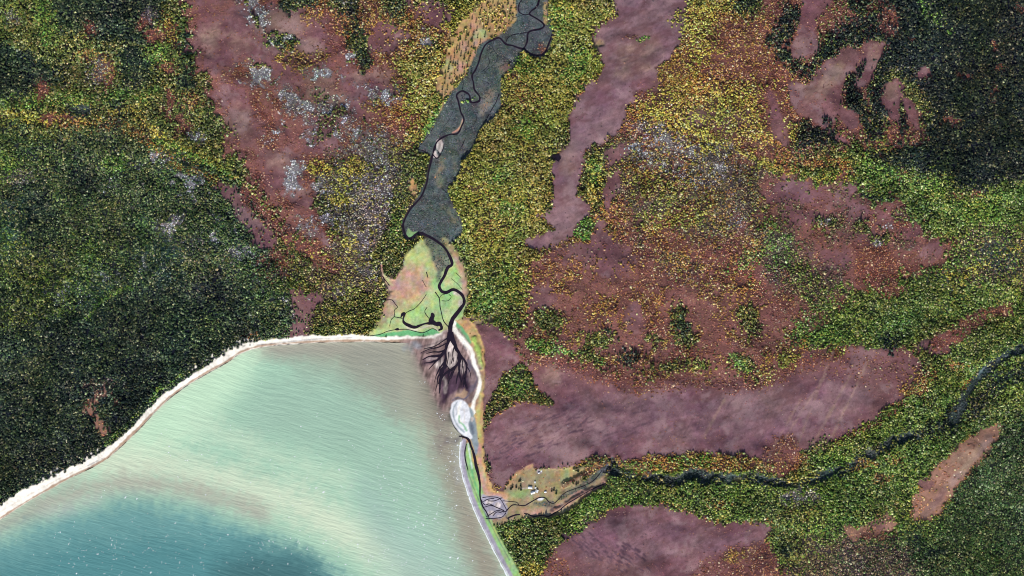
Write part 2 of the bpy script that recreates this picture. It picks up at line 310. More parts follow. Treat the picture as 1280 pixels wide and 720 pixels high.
paint('orange', MR, 6, 8, .55, patch=.1, pscale=2)
for p in ([(755,312),(775,308),(795,328),(770,350),(745,345)], [(660,362),(690,360),(690,388),(660,385)], [(785,385),(800,385),(798,415),(786,415)]): paint('heath', p, 5, 6, .85)
L('vgreen', [(660,428),(700,438),(728,445),(750,452)], 11, 5, 5, .9)
for c in ((685,402,14,12),(730,445,14,8),(845,400,8,22,10),(820,427,8,8),(860,455,26,8,0),(830,460,20,6,0),(760,420,10,8,0),(925,455,16,5,35),(940,405,10,20,-25),(745,425,14,10,0),(858,425,8,14,0)):
    E('olive', *c, soft=9, amp=9, s=.6); E('mix', *c, soft=6, amp=9, s=.75)
for c in ((785,448,13,10),(762,416,8,6),(850,405,7,16)): E('dark', *c, soft=7, amp=7, s=.6)
L('vgreen', [(912,444),(925,455),(936,464)], 7, 3, 3, .8)
paint('orange', [(735,395),(750,375),(775,370),(770,395),(750,410)], 6, 6, .6)
paint('olive', [(575,300),(590,320),(660,330),(655,400),(640,420),(600,405),(585,390),(584,345)], 6, 4, .5)
paint('green', [(590,330),(650,340),(655,395),(640,412),(600,400),(590,380)], 8, 6, .6)
for c in ((620,290,20,12),(655,130,20,26),(600,240,16,10)): E('orange', *c, soft=10, amp=9, s=.35)
for c in ((720,75,12,22,40),(655,85,16,8,0),(700,20,14,20,0),(640,260,18,12,0),(625,220,12,12,0),(660,160,10,14,0),(715,95,14,10,0),(610,380,20,10,0)): E('vgreen', *c, soft=9, amp=9, s=.6)
for c in ((650,210,14,30),(690,150,10,20),(670,240,10,16)): E('yellow', *c, soft=10, amp=9, s=.4)

H3 = [(592,402),(612,404),(636,424),(652,446),(670,452),(720,455),(760,470),(800,483),(850,474),(900,474),(950,480),(975,470),(1000,442),(1050,432),(1090,436),(1122,434),(1152,455),(1140,480),(1110,510),(1085,525),(1060,540),(1040,550),(1000,565),(985,580),(960,575),(940,570),(900,568),(860,565),(820,571),(790,574),(750,570),(720,582),(700,586),(660,586),(640,596),(630,612),(615,618),(606,600),(602,560),(597,520),(600,490),(604,450),(592,425)]
paint('orange', [(720,575),(760,566),(860,560),(940,568),(1000,562),(1000,585),(930,590),(860,588),(790,585),(760,590),(720,590)], 4, 3, .85)
paint('red', H3, 5, 3, .5); paint('heath', H3, 3.0, 3.5)
paint('pheath', [(640,520),(720,500),(820,485),(900,490),(1000,480),(1080,470),(1080,510),(1000,550),(900,555),(780,560),(700,570),(630,580),(612,560)], 18, 12, .75)
paint('red', [(1000,440),(1120,432),(1152,455),(1140,480),(1060,478),(1000,465)], 12, 8, .3)
for c in ((1045,438,8,8),(985,450,12,10)): E('olive', *c, soft=4, amp=4, s=.85)
paint('red', [(955,560),(990,540),(1000,570),(985,592),(965,590)], 5, 4, .8)
E('red', 610, 600, 8, 14, soft=4, amp=3, s=.5); E('orange', 617, 612, 8, 7, soft=3, amp=3, s=.8)
L('red', [(655,452),(720,458),(800,482),(850,476),(900,478),(950,482),(1000,455),(1050,440)], 16, 7, 5, .7)
L('red', [(1000,575),(1060,545),(1110,520),(1150,478)], 5, 3, 2, .6)
E('heath', 690, 470, 14, 18, soft=6, s=.6); E('lheath', 692, 468, 9, 14, soft=6, s=.6)
WD = [(602,530),(610,508),(630,470),(650,455),(662,468),(672,490),(690,498),(688,506),(664,502),(645,502),(628,512),(612,525),(604,540)]
paint('orange', WD, 3, 3, .9); paint('mix', WD, 1, 3, .9); E('vgreen', 645, 485, 20, 14, soft=6, s=.6)
L('mix', [(604,555),(606,585)], 5, 2, 3, .7, patch=-.2, pscale=2); E('mix', 608, 583, 5, 7, soft=2, amp=2, s=.95)
# --- north-east fingers
paint('red', [(955,-40),(1080,-60),(1105,-20),(1095,50),(1100,110),(1160,170),(1120,185),(1060,180),(1000,190),(955,150),(960,60)], 8, 12, .8)
for p in ([(958,55),(985,12),(1002,14),(986,50),(968,68),(1010,95),(990,60)], [(1020,62),(1060,30),(1095,15),(1095,50),(1065,58),(1042,70),(1000,102),(1010,80)], [(1062,-40),(1095,-40),(1085,10),(1065,10)],
          [(1058,98),(1068,100),(1075,130),(1085,165),(1068,150)], [(1085,90),(1105,60),(1110,100),(1095,115)], [(1020,155),(1045,165),(1040,180),(1010,178)], [(1000,150),(1012,160),(1000,190),(985,180)], [(925,-20),(955,-20),(945,18),(918,14)], [(1072,115),(1085,140),(1095,120),(1110,150),(1100,175),(1082,168)]):
    paint('ndark', p, 6, 7, .85); paint('mix', p, 5, 7, .45, patch=.0, pscale=2)
for c in ((905,5,10,10),(985,165,12,12),(1000,110,10,5)): E('yellow', *c, soft=5, s=.7)
for p in ([(1008,-30),(1050,-30),(1035,10),(1022,25),(1020,45),(1022,62),(1008,74),(990,70),(990,58),(1000,30)],
          [(960,110),(975,135),(982,180),(965,165)],
          [(988,104),(1008,106),(1020,90),(1035,76),(1045,70),(1050,62),(1062,60),(1076,70),(1065,88),(1055,98),(1052,120),(1058,135),(1068,140),(1072,158),(1060,160),(1047,145),(1040,160),(1058,178),(1040,172),(1015,150),(995,140),(986,120)],
          [(1080,58),(1095,52),(1106,55),(1098,75),(1090,95),(1078,110),(1066,105),(1072,85)], [(1104,112),(1120,100),(1131,110),(1122,130),(1126,155),(1116,150),(1104,135)],
          [(1130,125),(1140,130),(1150,155),(1147,170),(1135,150)], [(1145,95),(1155,82),(1162,92),(1152,98)]):
    paint('mheath', p, 6, 4, .8); paint('heath', p, 3, 2.5, .9)
for t in ([(1082,78),(1068,98),(1060,112),(1064,128),(1078,142),(1086,160)], [(1110,72),(1100,95),(1098,112),(1094,126)], [(1108,140),(1096,150),(1100,168)], [(1126,140),(1128,165)], [(1045,68),(1030,72)], [(1030,150),(1042,168)], [(1008,152),(1022,168)]):
    L('ndark', t, 6, 4, 3, .85)
E('lheath', 1040, 95, 18, 8, -45, soft=6, s=.7); E('lheath', 1018, 115, 20, 12, soft=6, s=.5); E('lheath', 1115, 115, 7, 10, soft=5, s=.7); E('lheath', 1092, 70, 6, 14, 10, soft=4, s=.6); E('lheath', 1003, 60, 8, 14, soft=5, s=.5)
E('red', 1112, 25, 14, 18, soft=6, amp=6, s=.85); E('red', 1138, 50, 6, 4, soft=3, s=.8)
for c in ((1202,94,9,4,0),(1243,118,3,9,0),(1157,140,5,4,30),(1182,148,7,7,0),(1275,12,4,4,0),(1242,58,3,6,0),(1247,85,7,5,0),(1195,245,10,5,0),(1162,246,8,5,0),(1222,243,8,5,0),(1127,220,9,9,0),(1190,150,10,8,0)):
    E('red', *c, soft=3.5, amp=5, s=.7)
E('vgreen', 1168, 22, 26, 9, 35, soft=7, amp=7, s=.6)
for c in ((1035,205,30,10,10),(985,205,20,8,0)): E('orange', *c, soft=8, amp=8, s=.7)
L('vgreen', [(1085,210),(1150,235),(1200,262),(1280,240),(1360,225)], 22, 10, 8, .65)
L('green', [(1110,225),(1180,245)], 20, 10, 10, .6)
H6 = [(955,222),(975,222),(1010,228),(1060,225),(1078,240),(1092,254),(1125,258),(1145,285),(1172,300),(1182,320),(1170,335),(1130,350),(1100,362),(1050,350),(1010,325),(975,290),(955,265)]
paint('red', H6, 12, 12); paint('mheath', H6, 9, 12, .8, patch=-.1); paint('brown', H6, 9, 12, .5, patch=.12)
for c in ((985,240,24,14,0),(1020,248,28,11,0),(1062,238,14,8,0),(1010,270,24,10,0),(1072,262,14,8,0),(1110,270,22,8,10),(1160,312,16,14,0),(1090,295,18,8,0),(1140,290,6,8,0),(1040,325,20,12,0)):
    E('heath', *c, soft=8, amp=8, s=.8)
for c in ((990,232,20,9),(1062,236,10,6),(1010,245,12,7),(1072,260,9,6)): E('pheath', *c, soft=6, amp=5, s=.55)
for c in ((1035,280,16,8),(1075,282,8,6),(1100,300,12,8),(1130,270,12,4)): E('mix', *c, soft=5, amp=7, s=.8)
for c in ((1030,278,8,5),(1112,282,6,4),(1100,305,8,5)): E('white', *c, soft=4, amp=4, s=.6)
E('dark', 1095, 247, 22, 4, 8, soft=4, amp=3, s=.9)
paint('brown', [(980,300),(1050,340),(1060,370),(1000,380),(960,340),(955,290)], 12, 10, .6)
for c in ((1010,395,26,14,0),(1050,375,14,7,0),(980,385,14,10,0),(1105,362,12,6,0)): E('red', *c, soft=8, amp=8, s=.6)
L('vgreen', [(1020,425),(1060,420),(1120,405),(1170,385),(1200,372)], 14, 10, 8, .45)
for c in ((1245,320,30,20),(1180,345,18,6)): E('rdark', *c, soft=14, amp=10, s=.35)
L('yellow', [(1180,340),(1200,355),(1215,338),(1250,318),(1290,300)], 7, 5, 5, .55)
paint('heath', [(1146,433),(1165,421),(1190,420),(1184,440),(1165,444)], 3, 3, .85)
paint('red', [(1160,428),(1190,408),(1225,388),(1260,380),(1262,390),(1230,405),(1200,425),(1175,440)], 4, 5, .85)
for c in ((1192,458,11,7),(1205,482,9,6),(1155,470,14,8),(1140,485,16,6)): E('orange', *c, soft=5, amp=5, s=.8)
for p in ([(1150,540),(1180,520),(1200,500),(1195,530),(1170,545)], [(1210,520),(1215,500),(1240,470),(1280,450),(1280,470),(1240,490),(1225,520)], [(1105,415),(1125,420),(1118,435),(1100,432)]):
    paint('mix', p, 7, 6, .6); paint('ndark', p, 6, 7, .6)
L('vgreen', [(1185,500),(1210,470),(1250,435),(1300,418)], 8, 5, 3, .5)
# --- the southern valley
SB = [(759,582),(764,579),(771,589),(785,592),(800,596),(815,597),(832,600),(848,601),(862,593),(880,596),(900,598),(918,597),(940,597),(960,601),(985,605),(1010,601),(1030,593),(1060,586),(1080,573),(1110,556),(1150,541)]
L('ripar', [(x, y - 1) for x, y in SB], 11, 2.5, 3); L('rdark', SB, 10, 3, 4, .8); L('mix', SB, 12, 3, 4, .6, patch=.12, pscale=2); L('olive', SB, 10, 3, 4, .4, patch=.2)
L('rdark', [(1192,525),(1203,503),(1215,483),(1230,464),(1245,452),(1262,441),(1290,433),(1350,415)], 11, 2.5, 3, .95)
L('lagoon', [(1222,470),(1232,458)], 4, 2, 1, .4)
E('orange', 805, 588, 13, 6, soft=3, amp=3, s=.9); E('tan', 802, 587, 7, 5, soft=2, s=.6); E('tan2', 922, 599, 5, 3, soft=1.5, amp=1, s=.9); E('tan', 785, 585, 9, 3, soft=2, amp=2, s=.7)
for c in ((1000,595,16,6,0),(1012,590,10,8,0)): E('olive', *c, soft=4, s=.8)
for c in ((900,628,20,6),(1078,582,14,5,-20),(1105,598,10,5),(1120,575,8,5)): E('orange', *c, soft=5, amp=5, s=.7)
E('grey', 1000, 620, 26, 10, soft=8, amp=6, s=.7); E('white', 990, 622, 12, 5, soft=6, s=.3)
paint('mix', [(640,660),(690,655),(720,680),(690,700),(670,730),(650,725)], 8, 6, .8)
paint('yellow', [(645,715),(665,700),(690,712),(690,760),(650,760)], 5, 5, .6); E('yellow', 640, 668, 10, 10, soft=7, s=.5)
for c in ((770,620,34,10,0),(740,630,20,10,-30),(860,575,24,6,0),(800,582,20,4,0)): E('vgreen', *c, soft=7, amp=6, s=.55)
for c in ((790,612,50,6),(880,618,30,6),(1000,640,40,12),(1150,505,18,12),(1040,555,26,8)): E('mix', *c, soft=8, amp=8, s=.6)
H4 = [(672,770),(684,715),(692,690),(716,672),(742,655),(768,636),(800,632),(850,638),(875,645),(900,655),(930,655),(964,655),(958,680),(974,700),(966,770)]
paint('orange', H4, 7, 5, .9); paint('heath', H4, 3.5, 4)
paint('pheath', [(730,665),(790,642),(900,665),(950,672),(900,690),(820,700),(730,700)], 14, 9, .7)
paint('red', [(900,690),(960,680),(975,760),(850,760),(870,710)], 8, 8, .75); paint('orange', [(910,690),(930,688),(925,700),(905,700)], 4, 4, .6)
paint('red', [(680,700),(700,690),(712,720),(680,740)], 6, 5, .6)
H5 = [(1140,645),(1150,608),(1182,572),(1212,545),(1250,530),(1236,560),(1202,600),(1182,630),(1165,646)]
paint('orange', H5, 5, 3, .9); paint('tanred', H5, 2.5, 3, .95); E('lheath', 1200, 570, 14, 8, -40, soft=5, s=.7); E('heath', 1158, 605, 12, 8, soft=3, s=.8); L('lheath', [(1155,643),(1175,620),(1200,590),(1235,548)], 9, 3, 2, .8)
paint('tanred', [(1054,656),(1080,656),(1108,640),(1122,656),(1100,668),(1060,672)], 3, 3, .95); E('heath', 1100, 655, 14, 8, soft=4, s=.7); E('red', 1090, 668, 30, 6, soft=5, s=.6)
E('mix', 985, 690, 18, 22, soft=8, amp=7, s=.8); E('dark', 982, 688, 8, 4, soft=3, s=.7); E('dark', 1145, 678, 12, 8, 40, soft=5, s=.7); E('dark', 1170, 690, 14, 5, soft=5, s=.7)
E('mix', 1090, 640, 50, 14, soft=10, amp=8, s=.5); E('vgreen', 1010, 660, 30, 8, soft=7, s=.5)

paint('tan2', [(600,616),(640,620),(690,620),(722,606),(748,590),(756,592),(754,600),(705,640),(650,650),(612,656)], 3, 2.5)
# --- the farm clearing and the coast strip
CL = [(631,612),(642,596),(652,589),(662,582),(670,586),(700,585),(728,583),(732,590),(722,600),(706,612),(684,622),(640,630),(630,622)]
paint('tan2', CL, 1.8, 1.8)
E('olive', 709, 591, 5, 8, soft=3, amp=2, s=.0); E('gmarsh', 650, 616, 14, 5, soft=4, s=.45); E('teal_haze', 666, 611, 5, 6, soft=2, amp=1.5, s=0)
E('gmarsh', 708, 594, 6, 8, soft=4, s=.3); L('tan', [(714,586),(714,596)], 4, 2, 1, .8); L('tan', [(634,608),(642,596),(654,588),(665,582)], 3.5, 1.5, 1.5, .7)
L('pmud', [(652,610.5),(661,610)], 1.2, .8, .2, .8); E('shing', 674.5, 589.5, 3.6, 3.4, soft=1.2, amp=.8, s=.8)
paint('tan2', [(605,648),(630,645),(650,632),(690,630),(720,612),(748,594),(750,602),(730,618),(700,638),(680,648),(650,645),(620,655)], 2.5, 2)
L('pink', [(655,640),(690,638),(720,620),(752,603)], 10, 3, 2, .7); L('ripar', [(700,622),(715,613),(735,604),(755,588)], 8, 2, 2, .7); L('ripar', [(672,628),(690,630)], 8, 2, 2, .6)
L('heath', [(690,640),(712,627),(740,610)], 5, 2, 2, .6); L('tan2', [(640,628),(680,624),(710,610),(730,596),(745,582)], 5, 2, 1.5, .7)
L('orange', [(735,590),(745,582),(760,578)], 8, 3, 3, .8); L('ripar', [(742,598),(752,590),(760,584)], 6, 2, 2, .9); L('red', [(705,606),(728,594),(742,586)], 4, 2, 2, .6); L('mix', [(720,586),(740,577),(756,574)], 5, 3, 2, .8)
# shore of the mainland
paint('tan', [(566,404),(588,400),(603,428),(606,460),(605,500),(604,560),(609,590),(616,614),(602,622),(590,600),(582,575),(578,548),(588,545),(584,510),(592,490),(592,460),(580,430)], 1.5, 1.5)
paint('gmarsh', [(582,560),(604,612),(606,640),(614,650),(630,680),(656,728),(680,775),(655,780),(630,715),(600,650),(580,590)], 1.5, 1)
SH = [(586,402),(596,418),(600,432),(603,448),(604,470),(602,495),(601,520),(601,545),(603,570),(607,590),(613,606),(622,616),(634,620)]
L('tan', [(x - 2, y) for x, y in SH], 7, 2.2, 1.5, .9)
L('lime', [(592,424),(598,440),(600,460)], 7, 1.8, 1.5, .95); L('ymarsh', [(601,470),(600,500),(598,520),(599,545)], 4, 1.5, 1, .7); L('marsh', [(603,585),(606,600)], 3, 1.5, 1, .8)
L('tan2', [(577,400),(590,400),(612,398),(626,392)], 7, 2.5, 3, .7); L('heath', [(580,398),(600,400)], 3, 2, 1, .6)
L('pink', [(598,560),(602,590),(608,615),(632,621)], 5, 1.6, 1, .8)
paint('lush', [(568,403),(572,404),(583,415),(590,430),(584,427),(573,414)], 1, .8, .95)
# western beach
BT = [(-150,690),(-40,657),(0,632),(30,611),(52,603),(75,591),(100,579),(128,565),(150,546),(175,523),(200,496),(222,481),(240,468),(270,449),(300,430),(330,425),(380,421),(430,418),(480,421),(530,420),(548,416),(560,411),(562,416),(556,423)]
BB = [(545,426),(500,427),(430,427),(380,429),(330,433),(302,441),(285,452),(260,466),(238,479),(214,496),(192,517),(172,538),(150,560),(128,577),(88,598),(50,619),(20,637),(0,650),(-60,690),(-150,725)]
paint('sand', BT + BB, 1.2, 1.5, sm=False)
RG = np.random.default_rng(3)
for k in range(150):                                    # ragged upper edge where the wood meets the sand
    t = RG.random(); x = 2 + 120 * t if k < 50 else 205 + 115 * RG.random()
    ys = np.interp(x, [0,52,100,128,150,200,235,270,300,330], [629,600,577,563,545,489,463,446,430,425])
    E('dark' if k % 3 else 'sand', x, ys + RG.uniform(-5, 3.5), RG.uniform(.8, 1.9), RG.uniform(.8, 2.2), soft=1, amp=.8, s=.95)
L('vgreen', [(202,484),(190,498),(172,516),(155,534),(135,554)], 5, 2, 2, .8)
L('vgreen', [(205,484),(235,463)], 4, 2, 2, .8); E('orange', 315, 420, 10, 5, soft=3, s=.8)
L('wetsand', [(-60,688),(0,648),(20,635),(50,617),(88,596),(128,576),(150,557),(172,536),(192,515),(214,494.5),(238,477.5),(260,464.5),(285,450.5),(302,439.5),(330,431.6),(380,427.6),(430,425.8),(500,426),(540,425)], 2.4, 1, .8, .95)
L('wetsand', [(-40,665),(0,640),(50,611),(100,586),(118,580)], 1, 1, .6, .35); L('slate', [(322,431),(360,427),(400,423.5),(440,422)], 1, .8, .5, .55)
L('slate', [(110,582),(128,573)], 1, .8, .5, .5)
# tidal flat of the delta
DELTA = [(505,427),(545,424),(558,414),(568,410),(585,430),(598,455),(600,475),(597,500),(588,506),(576,502),(566,506),(560,520),(553,524),(546,512),(538,492),(526,472),(514,456),(506,440)]
paint('mud', DELTA, 5, 3)
for p in ([(561,426),(565,424),(570,438),(574,450),(568,458),(561,460),(558,448)], [(546,451),(553,447),(554,457),(548,462),(543,458)], [(576,448),(580,451),(581,462),(576,468),(573,458)]): paint('pmud', p, 1.8, 1.5, .9)
L('pmud', [(567,412),(575,424),(584,438),(589,448)], 3.0, 1.2, .8, .7); L('pmud', [(534,449),(545,447)], 3, 1.2, .5, .8); L('pmud', [(535,434),(555,422)], 5, 2.5, 1, .35)
L('slate', [(569,415),(576,424),(583,438)], 1.6, .8, .6, .5); L('lagoon', [(518,430),(523,433)], 6, 2.5, 1.5, .5)
paint('slate', [(585,450),(592,458),(598,472),(595,486),(586,493),(582,482),(584,466)], 2.2, 1.5, .6); E('mud', 589, 472, 4, 7, soft=2.5, s=.7)
for t in ([(557,436),(556,450),(554,462),(551,474)], [(572,440),(574,450),(566,461),(554,472)], [(574,448),(576,462),(578,478)], [(579,450),(583,462),(582,480)], [(553,443),(543,446),(530,450)], [(550,449),(538,453),(529,455)]):
    L('dmud', t, 4.5, 2.4, 1, .7)
paint('dmud', [(552,464),(560,461),(566,466),(574,468),(583,472),(588,488),(582,494),(576,487),(569,491),(560,498),(556,506),(551,498),(551,482)], 3.5, 2.5, .93)
L('dmud', [(558,492),(552,502),(549,514),(551,524)], 6, 4, 1.5, .45); L('mud', [(558,507),(556,520)], 5, 3, 1, .5)
L('pmud', [(554,472),(557,478),(556,490)], 3, 2, 1, .5); E('wetsand', 578, 494, 7, 4, -35, soft=2, s=.95); L('slate', [(566,500),(572,497),(580,499),(586,494)], 2.6, 1.2, .8, .85)
for a_, b_ in (((556,424),(522,434)),((558,428),(526,442)),((548,448),(545,466)),((567,448),(564,460)),((571,452),(570,468)),((580,456),(579,474)),((551,452),(546,474)),((577,455),(574,472)),((562,440),(559,462)),((565,436),(563,452))):
    L('dmud', [a_, ((a_[0]+b_[0])/2+1, (a_[1]+b_[1])/2+1), b_], 1.2, 1.2, .8, .6)
L('sand', [(567,404),(567,409),(574,420),(584,431),(590,440),(592,452),(597,464),(600,475),(598,488),(594,498),(591,508),(591,516)], 5, 1.2, .8)
# sand bar and lagoon behind it
paint('lagoon', [(585,512),(590,512),(594,525),(597,545),(598,560),(594,570),(590,552),(586,542)], 1.5, .8, .9)
paint('slate', [(587,528),(592,530),(593,542),(589,542)], 1.2, .8, .6); E('pmud', 590, 524, 2, 3.4, soft=1, amp=.5, s=.8)
IS = [(570,500),(578,500.5),(584,505),(587,513),(588,521),(585,530),(587,540),(590,547),(586,548),(577,542),(569,534),(564,524),(562.5,514),(565,505)]
paint('wshing', IS, 1, .6); L('lagoon', [(571,503),(567,511),(567,521),(572,532),(580,540)], 2.2, 1, .5, .8); L('sand', [(576,503),(573,512),(574,522),(577,530)], 3, 1, .5, .8)
L('lush', [(574,520),(574,527),(579,531),(583,538)], 1.8, 1, .5, .8); L('pink', [(580,512),(581,520),(580,528)], 1.4, .8, .5, .5); L('slate', [(572,502),(570,508),(571,518)], .8, .7, .3, .5)
# shingle spit
SP = [(580,551),(578.5,562),(578.5,575),(581,590),(585,605),(591,622),(598,640),(606,657),(614,673),(623,691),(632,708),(644,730),(670,780)]
L('gmarsh', [(585,556),(587,575),(590,592),(596,610),(602,628),(609,645),(617,662),(627,682),(637,702),(650,728),(674,778)], 5.5, 1.3, .7)
L('lush', [(588,575),(591,594),(597,612),(603,630),(610,648)], 2.6, 1.3, .7, .8); L('wshing', [(585,554),(587.5,570),(590,585)], 1.6, 1, .4, .7); L('ymarsh', [(612,650),(619,664),(628,680)], 2.5, 1, .7, .7)
L('shing', SP, 5.6, 1, .4); L('slate', [(583.5,552),(582,562),(582.5,576),(586,592),(592,610),(600,628),(608,644),(617,662),(626,680),(637,700)], 1.0, .8, .3, .75)
L('wshing', [(x - 2.6, y + .8) for x, y in SP], 1.3, .9, .6, .9)
# braided little delta of the south creek
paint('shing', [(601,618),(612,619),(626,621),(631,628),(636,637),(632,644),(624,648),(612,648),(605,638)], 1.4, 1.2); 
for c in ((612,628,5,3),(622,632,4,4),(614,641,5,3),(633,627,2,2),(624,645,3,1.5)): E('pmud', *c, soft=1.2, amp=1, s=.7)
for c in ((675,624,3,1.6),(677.5,623,2,1.4)): E('wshing', *c, soft=.8, amp=.4, s=.9)
# straight old tracks over the southern moor
for a, b in (((995,560),(1040,440)),((1010,565),(1062,470)),((960,570),(1000,500)),((1040,545),(1085,450)),((880,545),(905,500)),((970,565),(1030,470))):
    L('lheath', [a, b], 2.4, 1.6, 1.5, .6, sm=False)
RK = np.random.default_rng(31)
def dashes(n, poly, a0, ln, wd, s):
    xs = [p[0] for p in poly]; ys = [p[1] for p in poly]; k = 0
    while k < n:
        x, y = RK.uniform(min(xs), max(xs)), RK.uniform(min(ys), max(ys))
        if poly_sdf(np.array([[x]]), np.array([[y]]), poly)[0, 0] < 0: continue
        a = math.radians(a0 + RK.normal() * 7); q = RK.uniform(.5, 1.3) * ln; k += 1
        L('peat', [(x - q * math.cos(a), y - q * math.sin(a)), (x + q * math.cos(a), y + q * math.sin(a))], wd, .9, .6, s * RK.uniform(.5, 1), sm=False)
dashes(120, [(698,668),(730,662),(800,685),(822,706),(810,716),(760,712)], 38, 2.6, 1.9, 1)
dashes(90, [(612,548),(650,520),(735,508),(745,530),(690,560),(650,575),(615,580)], -24, 3.4, 1.8, .85)
dashes(60, [(620,560),(700,500),(800,500),(820,540),(700,575)], -20, 7, 1.4, .5)
dashes(50, [(790,560),(1040,440),(1110,440),(1000,555),(880,560)], -62, 12, 1.3, .4)
dashes(40, [(760,-20),(858,-20),(840,60),(790,110),(745,150),(760,60)], -28, 7, 1.4, .4)

Wt /= np.maximum(Wt.sum(0), 1e-6)
GC = np.zeros((NY, NX, 3), np.float32)
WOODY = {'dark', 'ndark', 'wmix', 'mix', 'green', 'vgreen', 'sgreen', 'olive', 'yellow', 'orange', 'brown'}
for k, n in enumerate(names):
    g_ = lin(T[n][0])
    if n in WOODY: g_ = g_ * np.array([.60, .56, .85], np.float32)  # floor darkened and blued: shade between crowns put into the colour
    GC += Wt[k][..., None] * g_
w = lambda *ns: sum(Wt[names.index(n)] for n in ns)

# ------------------------------------------------------------------ relief
SEA = [(-150,722),(-60,690),(0,650),(20,637),(50,619),(88,598),(128,578),(150,560),(172,539),(192,518),(214,497),(238,480),(260,467),(285,453),(302,442),(330,434),(380,430),(430,428),(500,428.5),(516,430),
       (520,442),(528,462),(538,480),(546,500),(554,512),(560,508),(563,514),(563,524),(568,535),(577,545),(577,552),(575,562),(575,576),(577.5,591),(581.5,606),(587.5,623),(594.5,641),(602.5,658),(610.5,674),(619.5,692),(628.5,709),(640,731),(700,850),(-150,850)]
SEA = smooth(SEA[:-2], n=4) + SEA[-2:]
sea_sd = poly_sdf(GX, GY, SEA)                      # positive in the sea
sea_sd = sea_sd + WARP[1] * 1.2
land = np.maximum(-sea_sd, 0)
RIV = [(676,-60),(674,0),(664,14),(662,18),(672,24),(680,31),(676,36),(661,40),(659,52),(655,60),(650,60.5),(640,57),(632,55),(625,48),(618,49),(607,56),(601,68),(598,79),(594,88),(590,95),(592,104),(593,112),(599,120),(599,126),(592,128.5),(588,127),(587,120),(583,116),(577,114),(571,119),(573,127),(576,140),(580,149),(577,158),(572,167),(563,168),(553,172),(546,178),(543,186),(541,193),(539,201),(536,214),(534,226),(531,236),(525,248),(515,259),(508,270),(504,281),(506,292),(511,298),(517,296),(522,291.5),(531,293),(545,301),(555,309),(562,320),(565,330),(559,335),(555,346),(549,357),(552,364),(558,365.5),(567,362),(575,366),(580,373),(579.5,380),(574,388),(568,396),(564,404),(562.5,412)]
rd = seg_dist(GX, GY, RIV, False)
flat = w('ripar','rdark','marsh','ymarsh','gmarsh','lush','sand','wetsand','mud','pmud','dmud','shing','wshing','slate','lagoon','pink','tan2','tan')
hills = 13 * (fbm(48, 12, 3) + .3) + 13 * (fbm(210, 9, 4) + .45)
lift = sstep(4, 120, land) * sstep(4, 60, rd) * (1 - .8 * np.clip(flat, 0, 1))
Z = 0.10 * np.minimum(land, 16) + 1.2 * sstep(6, 40, land) + hills * lift
Z += (fbm(22, 19, 3) * (1.0 + 2.6 * np.clip(w('dark','ndark','wmix','mix','green','vgreen','sgreen','olive','yellow','orange'), 0, 1)) + fbm(7, 29, 2) * 0.42) * sstep(3, 12, land) * (1 - .75 * np.clip(flat, 0, 1))
LINE = fbm(3.2, 41, 3, sx=6.0, sy=1.0, ang=-.38) + .6 * fbm(2.2, 42, 2, sx=9, sy=1, ang=-1.15)      # faint frost ridges of the moor
Z += LINE * .30 * np.clip(w('pheath', 'heath', 'lheath', 'pink'), 0, 1)
Z -= sstep(0, 1, np.clip(sea_sd, 0, 30) / 30) * 4 + np.clip(sea_sd, 0, 3) * .12
pd = np.hypot(GX - 696, GY - 198); Z -= 1.6 * sstep(9, 3, pd)
Z = np.maximum(Z, -6)
Z = Z.astype(np.float32)

# colour of the ground varies in patches and in grain
v = 1 + .16 * fbm(60, 61, 3) + .22 * fbm(9, 62, 3) + .16 * fbm(2.2, 63, 1)
hw = np.clip(w('heath', 'pheath', 'lheath'), 0, 1)
big = fbm(42, 71, 4, gain=.7); mid = fbm(13, 73, 3, gain=.7)
GC *= v[..., None]
GC *= 1 + hw[..., None] * (np.stack([.16 * big + .12 * mid, .34 * big + .18 * mid - .02, .10 * big + .22 * mid], -1)) 
GC *= 1 + hw[..., None] * (.20 * fbm(3.4, 81, 3, sx=5, sy=1, ang=-.38))[..., None]
fl = np.clip(w('marsh', 'ymarsh', 'gmarsh', 'pink', 'tan2', 'tan'), 0, 1)
rp = np.clip(w('ripar', 'rdark'), 0, 1)
GC *= 1 + rp[..., None] * (.8 * fbm(6, 171, 3, gain=.8)[..., None] + np.stack([.3 * fbm(9, 172, 3), .25 * fbm(12, 173, 3), .2 * fbm(8, 174, 3)], -1))
GC *= 1 + fl[..., None] * (np.stack([.3 * fbm(6, 74, 3), .25 * fbm(8, 75, 3), .35 * fbm(6, 76, 3)], -1))
dl = np.clip(w('mud', 'pmud', 'dmud'), 0, 1)
GC *= 1 + dl[..., None] * (.75 * fbm(2.6, 83, 2, sx=1, sy=4, ang=.25))[..., None]
hm1 = (hw * .5 * sstep(.02, .35, fbm(24, 87, 4, gain=.75, sx=2, sy=.8, ang=-.35)))[..., None]; GC = GC * (1 - hm1) + lin((98, 64, 66)) * hm1
hm2 = (hw * .45 * sstep(.05, .4, fbm(30, 88, 4, gain=.75)))[..., None]; GC = GC * (1 - hm2) + lin((150, 124, 126)) * hm2
GC = np.clip(GC, .004, .95)

def zat(px, py):
    u = np.clip(np.asarray(px, float) - X0, 0, NX - 1.001); v_ = np.clip(np.asarray(py, float) - Y0, 0, NY - 1.001)
    i = u.astype(int); j = v_.astype(int); fu = u - i; fv = v_ - j
    return (Z[j, i] * (1 - fu) + Z[j, i + 1] * fu) * (1 - fv) + (Z[j + 1, i] * (1 - fu) + Z[j + 1, i + 1] * fu) * fv

def wx(px): return (np.asarray(px) - 640.0) * M_PX
def wy(py): return (360.0 - np.asarray(py)) * M_PX

